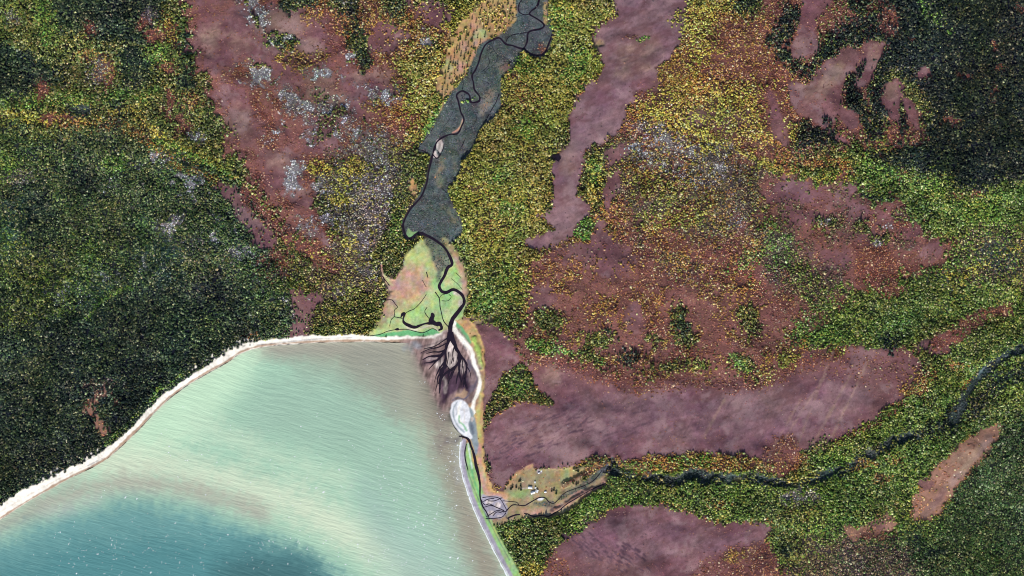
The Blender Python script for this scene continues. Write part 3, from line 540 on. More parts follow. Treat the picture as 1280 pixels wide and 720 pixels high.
# ------------------------------------------------------------------ materials
def mat(name, attr=None, color=(.5, .5, .5), rough=.9, spec=.2, noise=None, bump=None):
    m = bpy.data.materials.new(name); m.use_nodes = True
    nt = m.node_tree; b = nt.nodes['Principled BSDF']
    b.inputs['Roughness'].default_value = rough; b.inputs['Specular IOR Level'].default_value = spec
    tc = nt.nodes.new('ShaderNodeTexCoord')
    if attr:
        a = nt.nodes.new('ShaderNodeAttribute'); a.attribute_name = attr; src = a.outputs['Color']
    else:
        r = nt.nodes.new('ShaderNodeRGB'); r.outputs[0].default_value = (*color, 1); src = r.outputs[0]
    if noise:
        n = nt.nodes.new('ShaderNodeTexNoise'); n.inputs['Scale'].default_value = noise[0]; n.inputs['Detail'].default_value = 3
        nt.links.new(tc.outputs['Object'], n.inputs['Vector'])
        mr = nt.nodes.new('ShaderNodeMapRange'); mr.inputs[1].default_value = .3; mr.inputs[2].default_value = .7
        mr.inputs[3].default_value = 1 - noise[1]; mr.inputs[4].default_value = 1 + noise[1]
        nt.links.new(n.outputs['Fac'], mr.inputs[0])
        mx = nt.nodes.new('ShaderNodeMix'); mx.data_type = 'RGBA'; mx.blend_type = 'MULTIPLY'; mx.inputs[0].default_value = 1
        nt.links.new(src, mx.inputs[6]); nt.links.new(mr.outputs[0], mx.inputs[7]); src = mx.outputs[2]
    nt.links.new(src, b.inputs['Base Color'])
    if bump:
        n2 = nt.nodes.new('ShaderNodeTexNoise'); n2.inputs['Scale'].default_value = bump[0]; n2.inputs['Detail'].default_value = 2
        nt.links.new(tc.outputs['Object'], n2.inputs['Vector'])
        bp = nt.nodes.new('ShaderNodeBump'); bp.inputs['Distance'].default_value = bump[1]; bp.inputs['Strength'].default_value = 1
        nt.links.new(n2.outputs['Fac'], bp.inputs['Height']); nt.links.new(bp.outputs[0], b.inputs['Normal'])
    return m

M_GROUND = mat('tundra_soil', 'tone', rough=.95, spec=.1, noise=(.45, .16), bump=(.6, .35))
M_SAND = mat('sand', 'tone', rough=.9, spec=.15, noise=(.3, .07))
M_MARSH = mat('marsh_turf', 'tone', rough=.95, spec=.1, noise=(.5, .14), bump=(.5, .25))
M_LEAF = mat('leaves', 'tone', rough=.8, spec=.15, noise=(1.1, .3))
M_RIVER = mat('peaty_water', color=(.016, .009, .018), rough=.25, spec=.4, noise=(.1, .3))
M_FOAM = mat('foam', color=(.8, .84, .86), rough=.8, noise=(1.0, .1))
M_SEA = mat('silty_sea', 'tone', rough=.35, spec=.35)
nt = M_SEA.node_tree; b = nt.nodes['Principled BSDF']
tc = nt.nodes.new('ShaderNodeTexCoord'); mp = nt.nodes.new('ShaderNodeMapping'); mp.inputs['Rotation'].default_value = (0, 0, math.radians(15))
wn_ = nt.nodes.new('ShaderNodeTexNoise'); wn_.inputs['Scale'].default_value = .004; nt.links.new(tc.outputs['Object'], wn_.inputs['Vector'])
vm = nt.nodes.new('ShaderNodeVectorMath'); vm.operation = 'MULTIPLY_ADD'; vm.inputs[1].default_value = (0, 34, 0)
nt.links.new(wn_.outputs['Color'], vm.inputs[0]); nt.links.new(tc.outputs['Object'], vm.inputs[2]); nt.links.new(vm.outputs[0], mp.inputs['Vector'])
n1 = nt.nodes.new('ShaderNodeTexNoise'); n1.inputs['Scale'].default_value = 1.0; n1.inputs['Detail'].default_value = 2
mp2 = nt.nodes.new('ShaderNodeMapping'); mp2.inputs['Scale'].default_value = (.018, .12, .1)
nt.links.new(mp.outputs[0], mp2.inputs['Vector']); nt.links.new(mp2.outputs[0], n1.inputs['Vector'])
n3 = nt.nodes.new('ShaderNodeTexNoise'); n3.inputs['Scale'].default_value = 1.0; n3.inputs['Detail'].default_value = 1
mp3 = nt.nodes.new('ShaderNodeMapping'); mp3.inputs['Scale'].default_value = (.05, .3, .1); mp3.inputs['Rotation'].default_value = (0, 0, math.radians(10))
nt.links.new(mp.outputs[0], mp3.inputs['Vector']); nt.links.new(mp3.outputs[0], n3.inputs['Vector'])
ad = nt.nodes.new('ShaderNodeMath'); ad.operation = 'MULTIPLY_ADD'; ad.inputs[1].default_value = .35
nt.links.new(n3.outputs['Fac'], ad.inputs[0]); nt.links.new(n1.outputs['Fac'], ad.inputs[2])
bp = nt.nodes.new('ShaderNodeBump'); bp.inputs['Distance'].default_value = 1.1; bp.inputs['Strength'].default_value = 1
nt.links.new(ad.outputs[0], bp.inputs['Height']); nt.links.new(bp.outputs[0], b.inputs['Normal'])

# ------------------------------------------------------------------ mesh helpers
def tag(o, label=None, cat=None, group=None, kind=None):
    if label: o['label'] = label
    if cat: o['category'] = cat
    if group: o['group'] = group
    if kind: o['kind'] = kind
    return o

def mesh_np(name, V, F, m, tone=None, parent=None, smooth_=False, nv=None):
    """V (n,3), F (k,3 or 4) int arrays -> one mesh object."""
    me = bpy.data.meshes.new(name)
    V = np.ascontiguousarray(V, np.float32); F = np.ascontiguousarray(F, np.int32)
    k, c = F.shape
    me.vertices.add(len(V)); me.vertices.foreach_set('co', V.ravel())
    me.loops.add(k * c); me.loops.foreach_set('vertex_index', F.ravel())
    me.polygons.add(k); me.polygons.foreach_set('loop_start', np.arange(0, k * c, c, dtype=np.int32))
    try: me.polygons.foreach_set('loop_total', np.full(k, c, np.int32))
    except Exception: pass
    me.polygons.foreach_set('use_smooth', np.full(k, smooth_))
    me.update(calc_edges=True)
    if tone is not None:
        a = me.color_attributes.new('tone', 'FLOAT_COLOR', 'POINT')
        c4 = np.ones((len(V), 4), np.float32); c4[:, :3] = tone
        a.data.foreach_set('color', c4.ravel())
    me.materials.append(m)
    o = bpy.data.objects.new(name, me); col.objects.link(o)
    if parent: o.parent = parent
    return o

ALLV = np.stack([wx(GX), wy(GY), Z], -1).reshape(-1, 3).astype(np.float32)
idx = np.arange(NX * NY).reshape(NY, NX)
Q = np.stack([idx[1:, :-1], idx[1:, 1:], idx[:-1, 1:], idx[:-1, :-1]], -1)
def cells(a): return (a[1:, :-1] + a[1:, 1:] + a[:-1, 1:] + a[:-1, :-1]) / 4
def sheet(name, m, sel, V=ALLV, tone=None, smooth_=True):
    q = Q[sel]
    u, inv = np.unique(q, return_inverse=True)
    t = (GC.reshape(-1, 3) if tone is None else tone)[u]
    return tag(mesh_np(name, V[u], inv.reshape(-1, 4), m, t, smooth_=smooth_), kind='structure')

def inpoly(pts): return poly_sdf(cells(GX), cells(GY), smooth(pts, True, 3)) > 0
cs = cells(sea_sd)
taken = cs > 8
def claim(sel):
    global taken
    sel = sel & ~taken; taken = taken | sel
    return sel
c_sand = cells(w('sand', 'wetsand')); cxm = cells(GX); cym = cells(GY)
sheet('sand_bar', M_SAND, claim(poly_sdf(cxm, cym, smooth(IS, True, 3)) > -1.2))
sheet('shingle_spit', M_SAND, claim((cells(w('shing', 'wshing', 'gmarsh', 'lush', 'slate', 'ymarsh')) > .5) & (seg_dist(cxm, cym, SP, False) < 11) & (cym > 549)))
sheet('beach', M_SAND, claim((c_sand > .45) & (cxm < 563) & (cym > 405)))
sheet('shore', M_SAND, claim((cells(w('sand', 'tan', 'lush', 'pink', 'ymarsh', 'marsh', 'lagoon', 'tan2')) > .5) & (cxm > 563) & (cxm < 615) & (cym > 402) & (seg_dist(cxm, cym, SH, False) < 14)))
sheet('tidal_flat', M_SAND, claim((cells(w('mud', 'pmud', 'dmud', 'slate', 'wetsand')) > .4) & (cxm > 505) & (cxm < 605) & (cym > 408) & (cym < 560)))
sheet('salt_marsh', M_MARSH, claim((cells(w('marsh', 'ymarsh', 'gmarsh', 'pink', 'lush', 'tan2')) > .4) & (cxm > 455) & (cxm < 590) & (cym > 296) & (cym < 424)))
sheet('gravel_fan', M_SAND, claim((cells(w('shing', 'pmud')) > .5) & (cxm > 598) & (cxm < 640) & (cym > 612) & (cym < 652)))
sheet('river_flats', M_MARSH, claim((cells(w('ripar', 'pmud')) > .45) & (cym < 310) & (cxm < 720)))
sheet('valley_floor', M_MARSH, claim((cells(w('ripar', 'rdark')) > .55) & (cym > 405) & (cxm > 660)))
sheet('meadow', M_MARSH, claim((cells(w('tan')) > .45) & (cym < 160) & (cxm < 700)))
sheet('clearing', M_MARSH, claim((poly_sdf(cxm, cym, smooth(CL, True, 3)) > 0)))
hm = cells(w('heath', 'pheath', 'lheath')) > .5
for nm, pl in (('moorland', H2), ('moorland', H3), ('moorland', H4), ('moorland', H1), ('moorland', H6), ('moorland', H5)):
    sheet(nm, M_GROUND, claim(((cells(w('heath', 'pheath', 'lheath', 'tanred', 'tan2')) > .5)) & inpoly(pl)))
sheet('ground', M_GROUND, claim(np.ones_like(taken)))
big_v = np.array([(-4e4, -4e4, -7), (4e4, -4e4, -7), (4e4, 4e4, -7), (-4e4, 4e4, -7)])
tag(mesh_np('terrain', big_v, np.array([[0, 1, 2, 3]]), mat('far_tundra', color=(.07, .075, .04), noise=(.004, .4))), kind='structure')

# ------------------------------------------------------------------ sea
SC = np.zeros((NY, NX, 3), np.float32) + lin((160, 200, 174))
streak = fbm(5.0, 91, 3, sx=7, sy=1.0, ang=.26)
def sblend(pts, c, soft, amp, s, line=None):
    sl, m = mask(smooth(pts, line is None, 4), soft, amp, 2, line)
    m = (m * s)[..., None]; SC[sl] = SC[sl] * (1 - m) + lin(c) * m
for p, c, soft, amp, k_, ln in (
    ([(390,400),(640,400),(600,560),(640,760),(590,760),(545,600),(500,520),(440,480),(385,455)], (156,154,138), 44, 10, 1, None),
    ([(290,436),(400,428),(500,424),(590,428)], (160,158,144), 14, 4, 1, 34),
    ([(300,410),(325,450),(290,500),(230,556),(160,600),(100,590),(200,470)], (188,222,190), 22, 6, 1, None),
    ([(330,480),(400,465),(450,490),(520,560),(560,640),(500,650),(440,590),(360,560),(300,545)], (150,184,164), 36, 10, .8, None),
    ([(430,440),(500,440),(510,520),(470,500)], (150,154,140), 22, 6, .8, None),
    ([(140,578),(230,590),(300,606),(380,634),(440,668),(500,706),(560,770)], (202,218,190), 26, 8, .95, 40),
    ([(250,530),(330,565),(430,600)], (184,212,184), 20, 8, .8, 22),
    ([(-60,690),(0,660),(60,630),(130,606),(190,604),(250,616),(320,640)], (168,170,154), 17, 6, .9, 24),
    ([(450,600),(500,640),(560,690),(600,760),(520,760),(470,690)], (156,188,174), 28, 8, .8, None),
    ([(-150,745),(0,670),(70,646),(130,630),(180,627),(240,636),(300,655),(350,676),(400,700),(440,730),(520,850),(-150,850)], (104,156,154), 22, 6, 1, None),
    ([(-150,800),(0,708),(100,676),(200,672),(280,676),(340,688),(400,722),(440,850),(-150,850)], (76,134,138), 28, 8, .9, None),
    ([(290,700),(330,695),(380,702),(410,725),(420,760),(280,760),(270,715)], (62,104,108), 26, 6, .8, None),
    ([(498,425),(512,465),(508,510),(530,548),(565,610)], (176,180,154), 18, 5, .3, 9),
    ([(545,470),(552,530),(564,580),(590,660),(612,720)], (150,142,126), 18, 5, .75, 24),
    ([(60,640),(120,625)], (186,186,176), 14, 4, .4, 12)):
    sblend(p, c, soft, amp, k_, ln)
sl_ = (SC @ np.array([.3, .6, .1], np.float32))[..., None]; SC = sl_ + (SC - sl_) * .95; SC *= np.array([1.03, 1.0, .98], np.float32)
SC *= (1 + .035 * streak + .05 * fbm(40, 92, 3))[..., None]
sblend([(552,500),(556,515),(552,545),(546,560)], (120,104,106), 9, 6, .45, 8)
sblend([(575,545),(570,552),(560,550)], (90,84,96), 5, 3, .7, 3)
sblend([(570,560),(572,580),(574,600)], (170,176,178), 5, 3, .35, 5)
sblend([(505,434),(526,436),(530,450)], (140,150,156), 4, 4, .5, 6)
fl_ = sstep(500, 516, GX) * sstep(600, 590, GX) * sstep(424, 430, GY) * sstep(540, 515, GY)       # mud showing through the shallows
fm = (fl_ * np.exp(-np.clip(sea_sd - 1, 0, 99) / 6.0) * .85)[..., None]
SC = SC * (1 - fm) + GC * fm
edge = (np.exp(-np.clip(sea_sd, 0, 99) / 3.0) * .4 * (1 - np.clip(fl_ * 1.5, 0, 1)))[..., None]
SC = SC * (1 - edge) + lin((206, 206, 180)) * edge
SC = np.clip(SC, .01, .9)
SV = ALLV.copy(); SV[:, 2] = 0.0
tag(sheet('sea', M_SEA, cs > -7, SV, SC.reshape(-1, 3)), kind='structure')

# ------------------------------------------------------------------ rivers, creeks and a bluff's painted tree shade as ribbons over the ground
WET = np.zeros((NY, NX), bool)
def ribbon(name, pts, width, m=M_RIVER, lift=.3, jit=.18, n=5):
    P = np.array(smooth([(p[0], p[1], (p[2] if len(p) > 2 else width)) for p in pts], n=n))
    d = np.gradient(P[:, :2], axis=0); d /= np.maximum(np.hypot(d[:, 0], d[:, 1]), 1e-6)[:, None]
    nrm = np.stack([-d[:, 1], d[:, 0]], 1)
    rr = np.random.default_rng(int(abs(P[0, 0] * 13 + P[0, 1] * 7)))
    k = len(P)
    for (x_, y_, w_) in P[::2]:
        if not (X0 + 8 < x_ < X1 - 8 and Y0 + 8 < y_ < Y1 - 8): continue
        q = int(w_ / 2 + 3); i_, j_ = int(x_ - X0), int(y_ - Y0)
        sl = (slice(j_ - q, j_ + q + 1), slice(i_ - q, i_ + q + 1))
        WET[sl] |= np.hypot(GX[sl] - x_, GY[sl] - y_) < w_ / 2 + 1.1
    ja = 1 + jit * np.convolve(rr.normal(size=k + 2), [.3, .4, .3], 'valid'); jb = 1 + jit * np.convolve(rr.normal(size=k + 2), [.3, .4, .3], 'valid')
    rows = []
    for t in (-1, -.5, 0, .5, 1):
        hw_ = P[:, 2] / 2 * (ja if t > 0 else jb) * t
        x = P[:, 0] + nrm[:, 0] * hw_; y = P[:, 1] + nrm[:, 1] * hw_
        rows.append(np.stack([wx(x), wy(y), zat(x, y) + lift], 1))
    z = np.max([r[:, 2] for r in rows], axis=0)
    V = np.concatenate([np.column_stack([r[:, :2], z]) for r in rows])
    F = [[a * k + i, a * k + i + 1, (a + 1) * k + i + 1, (a + 1) * k + i] for a in range(4) for i in range(k - 1)]
    o = mesh_np(name, V, np.array(F), m, smooth_=True)
    return tag(o, kind='structure')

river = [(x, y, 1.7 + .9 * math.sin(i * 1.7) ** 2) for i, (x, y) in enumerate(RIV)]
for i, (x, y, _) in enumerate(river):
    if y > 290: river[i] = (x, y, 3.0)
    if y > 315: river[i] = (x, y, 3.8)
    if y > 385: river[i] = (x, y, 5.2)
river += [(563, 421, 5.5)]
ribbon('river', river, 3)
tr = [[(563,416,5),(560,427,3.2),(557,436,3),(553,443,3),(545,445,2.2),(536,446,1.4),(528,450,.6)], [(553,443,2.4),(547,450,1.8),(538,453,1.4),(530,454,.6)],
      [(557,436,2.4),(557,448,2.4),(556,458,3),(552,464,4),(551,472,3),(548,480,.8)], [(563,416,5),(568,430,4),(573,441,3.8),(574,450,3.4),(571,457,3),(563,463,2.4),(556,468,2),(552,474,1)],
      [(573,442,3),(579,448,2.4),(583,456,2),(583,466,1.8),(581,476,3),(584,486,1)], [(574,450,2.6),(574,460,1.8),(575,470,1.6),(577,478,1)], [(570,458,1.6),(567,465,1.2),(563,474,1)],
      [(562,462,1.4),(560,470,1.2)], [(561,440,.9),(560,450,.7),(558,460,.6)], [(579,458,1),(579,470,.9),(577,478,.8)], [(550,446,1),(550,456,.7),(548,462,.5)], [(566,447,.7),(564,455,.8)], [(545,432,.6),(553,427,1),(560,422,1.2)], [(530,436,.5),(540,434,.8),(550,430,.7)],
      [(552,470,2.4),(550,484,2),(549,492,1)]]
tr += [[(557,437,1.6),(549,440,1.2),(541,440,.9),(533,442,.5)], [(547,450,1.4),(541,456,1),(536,462,.5)], [(556,452,1.4),(550,460,1.2),(545,470,.8),(543,478,.4)], [(553,462,1.6),(548,470,1.2),(546,482,.8),(543,492,.4)], [(558,456,1),(562,464,.9),(560,474,.5)],
       [(566,462,1.4),(563,470,1.2),(560,480,.8)], [(575,462,1.4),(572,470,1.2),(570,480,.8)], [(582,464,1.4),(580,474,1.2),(579,484,.8)], [(568,432,1.2),(566,442,1),(567,452,.6)], [(560,428,.8),(548,434,1),(538,436,.8),(526,441,.4)], [(577,446,1),(578,456,.9),(577,468,.6)], [(583,458,1.2),(587,464,.9),(589,474,.4)]]
for t in tr: ribbon('tidal_channel', [(a, b_, c * 1.3) for a, b_, c in t], 1.5, lift=.34, jit=.35)
ribbon('river', [(692,38,2),(687,52,2.2),(682,64,2.4),(676,69,2.6),(668,69,2.2),(660,65,2),(655,60,1.6)], 2)
ribbon('creek', [(660,-6),(652,0),(648,8),(649,15),(655,18.5),(662,18)], 1.3)
ribbon('creek', [(661,40),(650,42),(640,44),(634,49),(632,55)], 1.0)
ribbon('creek', [(636,14),(642,22),(650,20),(655,18.5)], .5); ribbon('creek', [(618,49),(616,60),(622,70),(618,80),(608,88),(604,96)], .5); ribbon('creek', [(600,100),(610,104),(614,112),(608,122),(600,122)], .45); ribbon('creek', [(566,140),(560,152),(552,160)], .5); ribbon('creek', [(592,140),(596,148),(590,158),(580,163)], .5); ribbon('creek', [(553,235),(562,246),(570,262),(574,276)], .5)
ribbon('creek', [(610,72),(612,78),(608,85),(602,90)], .7); ribbon('creek', [(577,94),(579,104),(578,112)], .8)
ribbon('creek', [(547,188),(550,193),(554,186),(555,180)], 1.0); ribbon('creek', [(541,193),(546,198),(551,193)], 1.4)
ribbon('creek', [(624,117),(620,128),(614,138),(606,153)], 1.1); ribbon('creek', [(523,187),(530,189),(536,193)], 1.0); ribbon('creek', [(522,186),(533,172),(543,158)], .7)
ribbon('creek', [(582,172),(577,184)], 1.0)
ribbon('creek', [(541,297),(549,304),(558,314)], 1.0)
ribbon('creek', [(478,345),(483,352),(487,357)], 1.1); ribbon('creek', [(484,375),(490,375),(494,380),(497,384),(493,388),(493,395),(489,400),(487,408)], .8)
ribbon('creek', [(493,396),(498,397),(503,398)], 1.0); ribbon('creek', [(505,393),(511,389),(518,386),(526,378),(533,368)], .8)
ribbon('creek', [(536,398),(531,390),(534,384)], .8); ribbon('creek', [(544,365),(549,373),(550,382),(552,392),(555,402),(561,409)], 1.2); ribbon('creek', [(549,373),(552,369),(556,368)], .6)
ribbon('creek', [(533,340),(535,347)], 1.0); ribbon('creek', [(528,350),(531,356),(533,359)], .6); ribbon('creek', [(552,376),(560,376),(564,371),(561,368)], .6)
ribbon('creek', [(564,348),(572,355),(578,362)], .5); ribbon('creek', [(570,341),(576,347)], .6)
ribbon('creek', [(462,420),(475,418),(485,414),(497,412),(510,412),(528,416),(540,411),(546,413)], .8); 
ribbon('pond', [(494,412,1.6),(497,411.5,3),(499,412,1.4)], 2)
ribbon('tidal_creek', [(501,397,1),(503,393,3.4),(506,392,3),(504,399,2),(505,403,3.4),(511,407,4.2),(519,409,4),(524,407,2.6),(532,404.5,2.4),(538,404,4)], 3)
ribbon('tidal_creek', [(540,391,2),(540.5,395,5.5),(539,402,7),(544,404,6),(550,406,5),(552,411,3.5),(548,413,1.5)], 4, jit=.3)
ribbon('creek', [(572,545,1),(578,546,2),(585,549,2.6),(589,558,2.4),(593,570,3.2),(595,582,3.4),(598,594,3),(600,606,2.2),(600,620,1.8),(603,632,1.6),(608,640,1.4),(612,649,.8)], 2, lift=.35)
ribbon('creek', [(583,555,1),(581,566,1.4),(582,576,1.4),(585,588,.9)], 1)
for t in ([(601,624),(606,631),(612,630),(620,634),(630,638)], [(603,622),(612,621),(622,622),(627,626),(633,637)], [(605,634),(614,632),(625,636),(632,640)], [(608,646),(616,641),(622,638),(630,640)], [(607,648),(618,648),(628,646),(632,641)], [(610,626),(618,626),(628,622)], [(604,627),(610,624),(618,623)], [(616,645),(621,640),(627,641)]):
    ribbon('creek', t, .9)
ribbon('creek', [(632,640,1.4),(638,633,1.4),(643,631,1.1),(655,632,1.2),(661,629,1.3),(668,625,1.2),(674,622,1.4),(681,622,1.2),(686,627,1.2),(692,629,1.1),(697,625,1.1),(706,616,1),(718,611,.9),(730,607,1),(740,602,1.1),(748,594,1.2),(752,588,1)], 1.2)
ribbon('creek', [(628,626),(640,627),(646,628),(649,632)], .8)
ribbon('creek', [(632,641),(633,648)], .6)
ribbon('pond', [(690.5,195.5,3),(694,197,6.5),(697,198,8),(700,200,5)], 4, lift=1.3, jit=.3)
ribbon('creek', [(634,648,1.6),(643,644,2),(650,643,1.6)], 1.6)  # dark strip painted for tree shadow under the bluff, no water
ribbon('creek', [(655,642,1.2),(660,642.5,1.4),(665,645,1.6),(671,645,1.4),(678,644,1.6),(686,645,1.6),(693,641,1.4),(700,637,1.3),(708,630,1.3),(718,624,1.2),(735,614,1),(745,609,1.6),(757,604,1)], 1.5)  # the same tree shadow carried on east as a dark ribbon

# ------------------------------------------------------------------ crowns of the woods
def crown_template(r, kind):
    """Irregular crown of two rings and a tip, 15-18 triangles."""
    n = 5 if kind < 9 else 6
    V, F = [], []
    rings = [(0.02, .95), (.38, 1.0), (.74, .6)] if kind % 3 else [(0.02, .85), (.30, 1.0), (.66, .52)]
    for (h, rad) in rings:
        o = r.random() * 6
        for k in range(n):
            a = 2 * math.pi * (k + r.uniform(-.28, .28)) / n + (o * .08)
            q = rad * r.uniform(.62, 1.28)
            V.append((q * math.cos(a), q * math.sin(a), h + r.uniform(-.06, .10)))
    V.append((r.uniform(-.3, .3), r.uniform(-.3, .3), 1.0))
    for b_ in range(2):
        for k in range(n):
            a, c = b_ * n + k, b_ * n + (k + 1) % n
            F += [(a, c, c + n), (a, c + n, a + n)]
    for k in range(n): F.append((2 * n + k, 2 * n + (k + 1) % n, 3 * n))
    return np.array(V, np.float32), np.array(F, np.int32)
tm = [crown_template(np.random.default_rng(200 + k), 1 if k % 2 else 3) for k in range(16)]

step = 1.7
nx, ny = int((X1 - X0) / step), int((Y1 - Y0) / step)
jx, jy = np.meshgrid(np.arange(nx), np.arange(ny))
px = (X0 + 1 + (jx + .5 * (jy % 2) + rng.uniform(-.42, .42, jx.shape)) * step).ravel()
py = (Y0 + 1 + (jy + rng.uniform(-.42, .42, jx.shape)) * step).ravel()
ok = (px < X1 - 2) & (py < Y1 - 2) & (px > X0 + 2)
px, py = px[ok], py[ok]
ii = (px - X0 + .5).astype(int); jj = (py - Y0 + .5).astype(int)
cum = np.cumsum(Wt[:, jj, ii], axis=0)
ty = (rng.random(len(px))[None] * cum[-1] > cum).sum(0).clip(0, len(names) - 1)
cover = np.array([T[n][2] for n in names])[ty]
bare = w('sand', 'wetsand', 'lush', 'shing', 'wshing', 'mud', 'pmud', 'dmud', 'slate', 'lagoon', 'marsh', 'gmarsh', 'ymarsh', 'pink', 'lime')
clump = (fbm(6, 131, 3, gain=.8) * .8)[jj, ii]
keep = (rng.random(len(px)) < cover * .86 * (1 + .9 * clump)) & (bare[jj, ii] < .35) & ~WET[jj, ii] & (sea_sd[jj, ii] < -2.5) & (seg_dist(px.astype(np.float32), py.astype(np.float32), RIV, False) > 2.6)
px, py, ty, ii, jj = px[keep], py[keep], ty[keep], ii[keep], jj[keep]
N = len(px)
print('crowns', N)
rad = np.array([T[n][3] for n in names])[ty] * rng.lognormal(0, .22, N) * .9
hgt = np.array([T[n][4] for n in names])[ty] * rng.lognormal(0, .25, N) * (1 + .7 * fbm(8, 133, 3))[jj, ii].clip(.5, 1.6)
TC = np.zeros((N, 3), np.float32)
for k, n in enumerate(names):
    s = ty == k
    if not s.any(): continue
    cc = T[n][1]; p = np.array([c[1] for c in cc], float); p /= p.sum()
    ch = rng.choice(len(cc), s.sum(), p=p)
    pal = np.array([lin(c[0]) for c in cc]); TC[s] = pal[ch] * .76 + (pal * p[:, None]).sum(0) * .24
bri = rng.normal(0, 1, N)                                    # random tone, from pale crowns painted as sunlit to dull ones
lum = (TC @ np.array([.3, .6, .1], np.float32))[:, None]
TC = lum + (TC - lum) * .95
for q_ in ('heath', 'pheath', 'mheath', 'lheath'): bri[ty == names.index(q_)] *= .4
bri[(ty == names.index('ripar')) | (ty == names.index('rdark'))] *= .35
cm = (np.clip(bri - .5, 0, 1.6) / 1.6 * .42)[:, None] * np.clip(lum * 9, .25, 1)
TC = TC * (1 - cm) + np.array([.56, .52, .33], np.float32) * cm  # sun highlight put into the brightest crowns as cream
TC *= np.exp(.25 * bri)[:, None] * (1 + rng.normal(0, .06, (N, 3)))
TC *= (1 + .35 * fbm(50, 141, 4) + .24 * fbm(9, 142, 3))[jj, ii][:, None]
TC *= 1 + np.stack([.22 * fbm(36, 151, 4), .12 * fbm(30, 152, 4), .3 * fbm(44, 153, 3)], -1)[jj, ii]
TC = np.clip(TC * 1.25, .004, .8)

# stands: each wood that reads as one mass is one object
STANDS = [('north_west_wood', 'woods', 'mixed green and yellow woods filling the top left corner, north of the pale valley line', [(100,60),(40,20),(180,60),(60,110),(200,130)]),
          ('shore_forest', 'forest', 'dark forest covering the land between the left edge and the white beach', [(60,500),(150,460),(30,560),(260,400),(40,430),(100,560)]),
          ('hillside_forest', 'forest', 'dull green forest with pale stony patches and painted bluish haze, above the dark shore forest', [(100,250),(40,310),(200,240),(180,330),(280,300),(60,200)]),
          ('moor_scrub', 'scrub', 'sparse red and orange scrub on the mauve moor of the upper left', [(350,60),(300,130),(400,150),(330,220),(420,30),(380,270)]),
          ('river_wood', 'woods', 'olive and grey wood between the upper left moor and the winding river', [(500,180),(460,240),(520,60),(490,300),(430,360),(460,400),(520,110)]),
          ('valley_wood', 'woods', 'dense yellow-green wood between the winding river and the long mauve clearing', [(640,200),(660,120),(620,300),(700,60),(620,370),(660,260)]),
          ('willow_scrub', 'scrub', 'low grey scrub covering the flats of the winding river', [(610,80),(550,200),(540,270),(665,40),(590,130)]),
          ('plateau_thicket', 'thicket', 'orange and olive thicket right of the long mauve clearing', [(850,100),(900,180),(840,240),(900,300),(780,230),(960,180),(920,40)]),
          ('red_scrub', 'scrub', 'dark red scrub with green clumps above the broad southern moor', [(760,380),(700,400),(850,400),(900,430),(960,420),(730,330),(860,450)]),
          ('mountain_forest', 'forest', 'nearly black forest in the top right corner', [(1200,100),(1230,40),(1130,160),(1240,180),(1100,40),(1040,30),(1020,150)]),
          ('eastern_wood', 'woods', 'bright green wood along the right side between dark forest and grey creek bed', [(1100,220),(1220,270),(1240,340),(1150,390),(1060,400),(1220,420)]),
          ('finger_scrub', 'scrub', 'wine red scrub on the ragged moor in the right half', [(1060,290),(1000,260),(1120,310),(1010,330)]),
          ('creek_wood', 'woods', 'green wood along the grey creek bed south of the broad moor', [(850,620),(1000,630),(1100,580),(1200,510),(760,610),(1100,540),(900,580)]),
          ('corner_forest', 'forest', 'even deep green forest in the bottom right corner', [(1230,650),(1180,700),(1060,700),(1260,580)]),
          ('coastal_wood', 'woods', 'yellow-flecked wood beside the shingle spit, left of the lowest moor', [(670,680),(640,670),(700,650),(660,710)]),
          ('moor_copse', 'copse', 'small green copse with orange rim on the left of the broad moor', [(640,485),(615,520),(670,495)])]
sid = np.concatenate([[k] * len(s[3]) for k, s in enumerate(STANDS)])
sxy = np.array([p for s in STANDS for p in s[3]], float)
best = np.full(N, 1e12); stand = np.zeros(N, int)
for k in range(len(sxy)):
    d = (px + WARP[0][jj, ii] * 12 - sxy[k, 0]) ** 2 + (py + WARP[3][jj, ii] * 12 - sxy[k, 1]) ** 2
    b_ = d < best; best[b_] = d[b_]; stand[b_] = sid[k]
wil = names.index('ripar'); stand[(ty == wil) & (py < 310)] = 6
stand[(stand == 6) & (ty != wil)] = 5
for k, (nm, cat, lab, _) in enumerate(STANDS):
    VV, FF, CC = [], [], []; base = 0
    for q, (tv, tf) in enumerate(tm):
        s = np.where((stand == k) & ((np.arange(N) * 7919) % 16 == q))[0]
        if not len(s): continue
        a = rng.uniform(-.5, .5, len(s)) + rng.integers(0, 5, len(s)) * 1.2566
        ca, sa = np.cos(a), np.sin(a); r_ = rad[s] * M_PX; h_ = hgt[s]
        X = (tv[None, :, 0] * ca[:, None] - tv[None, :, 1] * sa[:, None]) * r_[:, None] + wx(px[s])[:, None]
        Y = (tv[None, :, 0] * sa[:, None] + tv[None, :, 1] * ca[:, None]) * r_[:, None] + wy(py[s])[:, None]
        Zz = tv[None, :, 2] * h_[:, None] + zat(px[s], py[s])[:, None] - .15
        VV.append(np.stack([X, Y, Zz], -1).reshape(-1, 3))
        FF.append((tf[None] + (np.arange(len(s)) * len(tv))[:, None, None] + base).reshape(-1, 3))
        CC.append((TC[s][:, None, :] * rng.uniform(.8, 1.2, (len(s), len(tv), 1))).reshape(-1, 3))
        base += len(s) * len(tv)
    if VV:
        o = mesh_np(nm, np.concatenate(VV), np.concatenate(FF), M_LEAF, np.concatenate(CC))
        tag(o, lab, cat, kind='stuff')

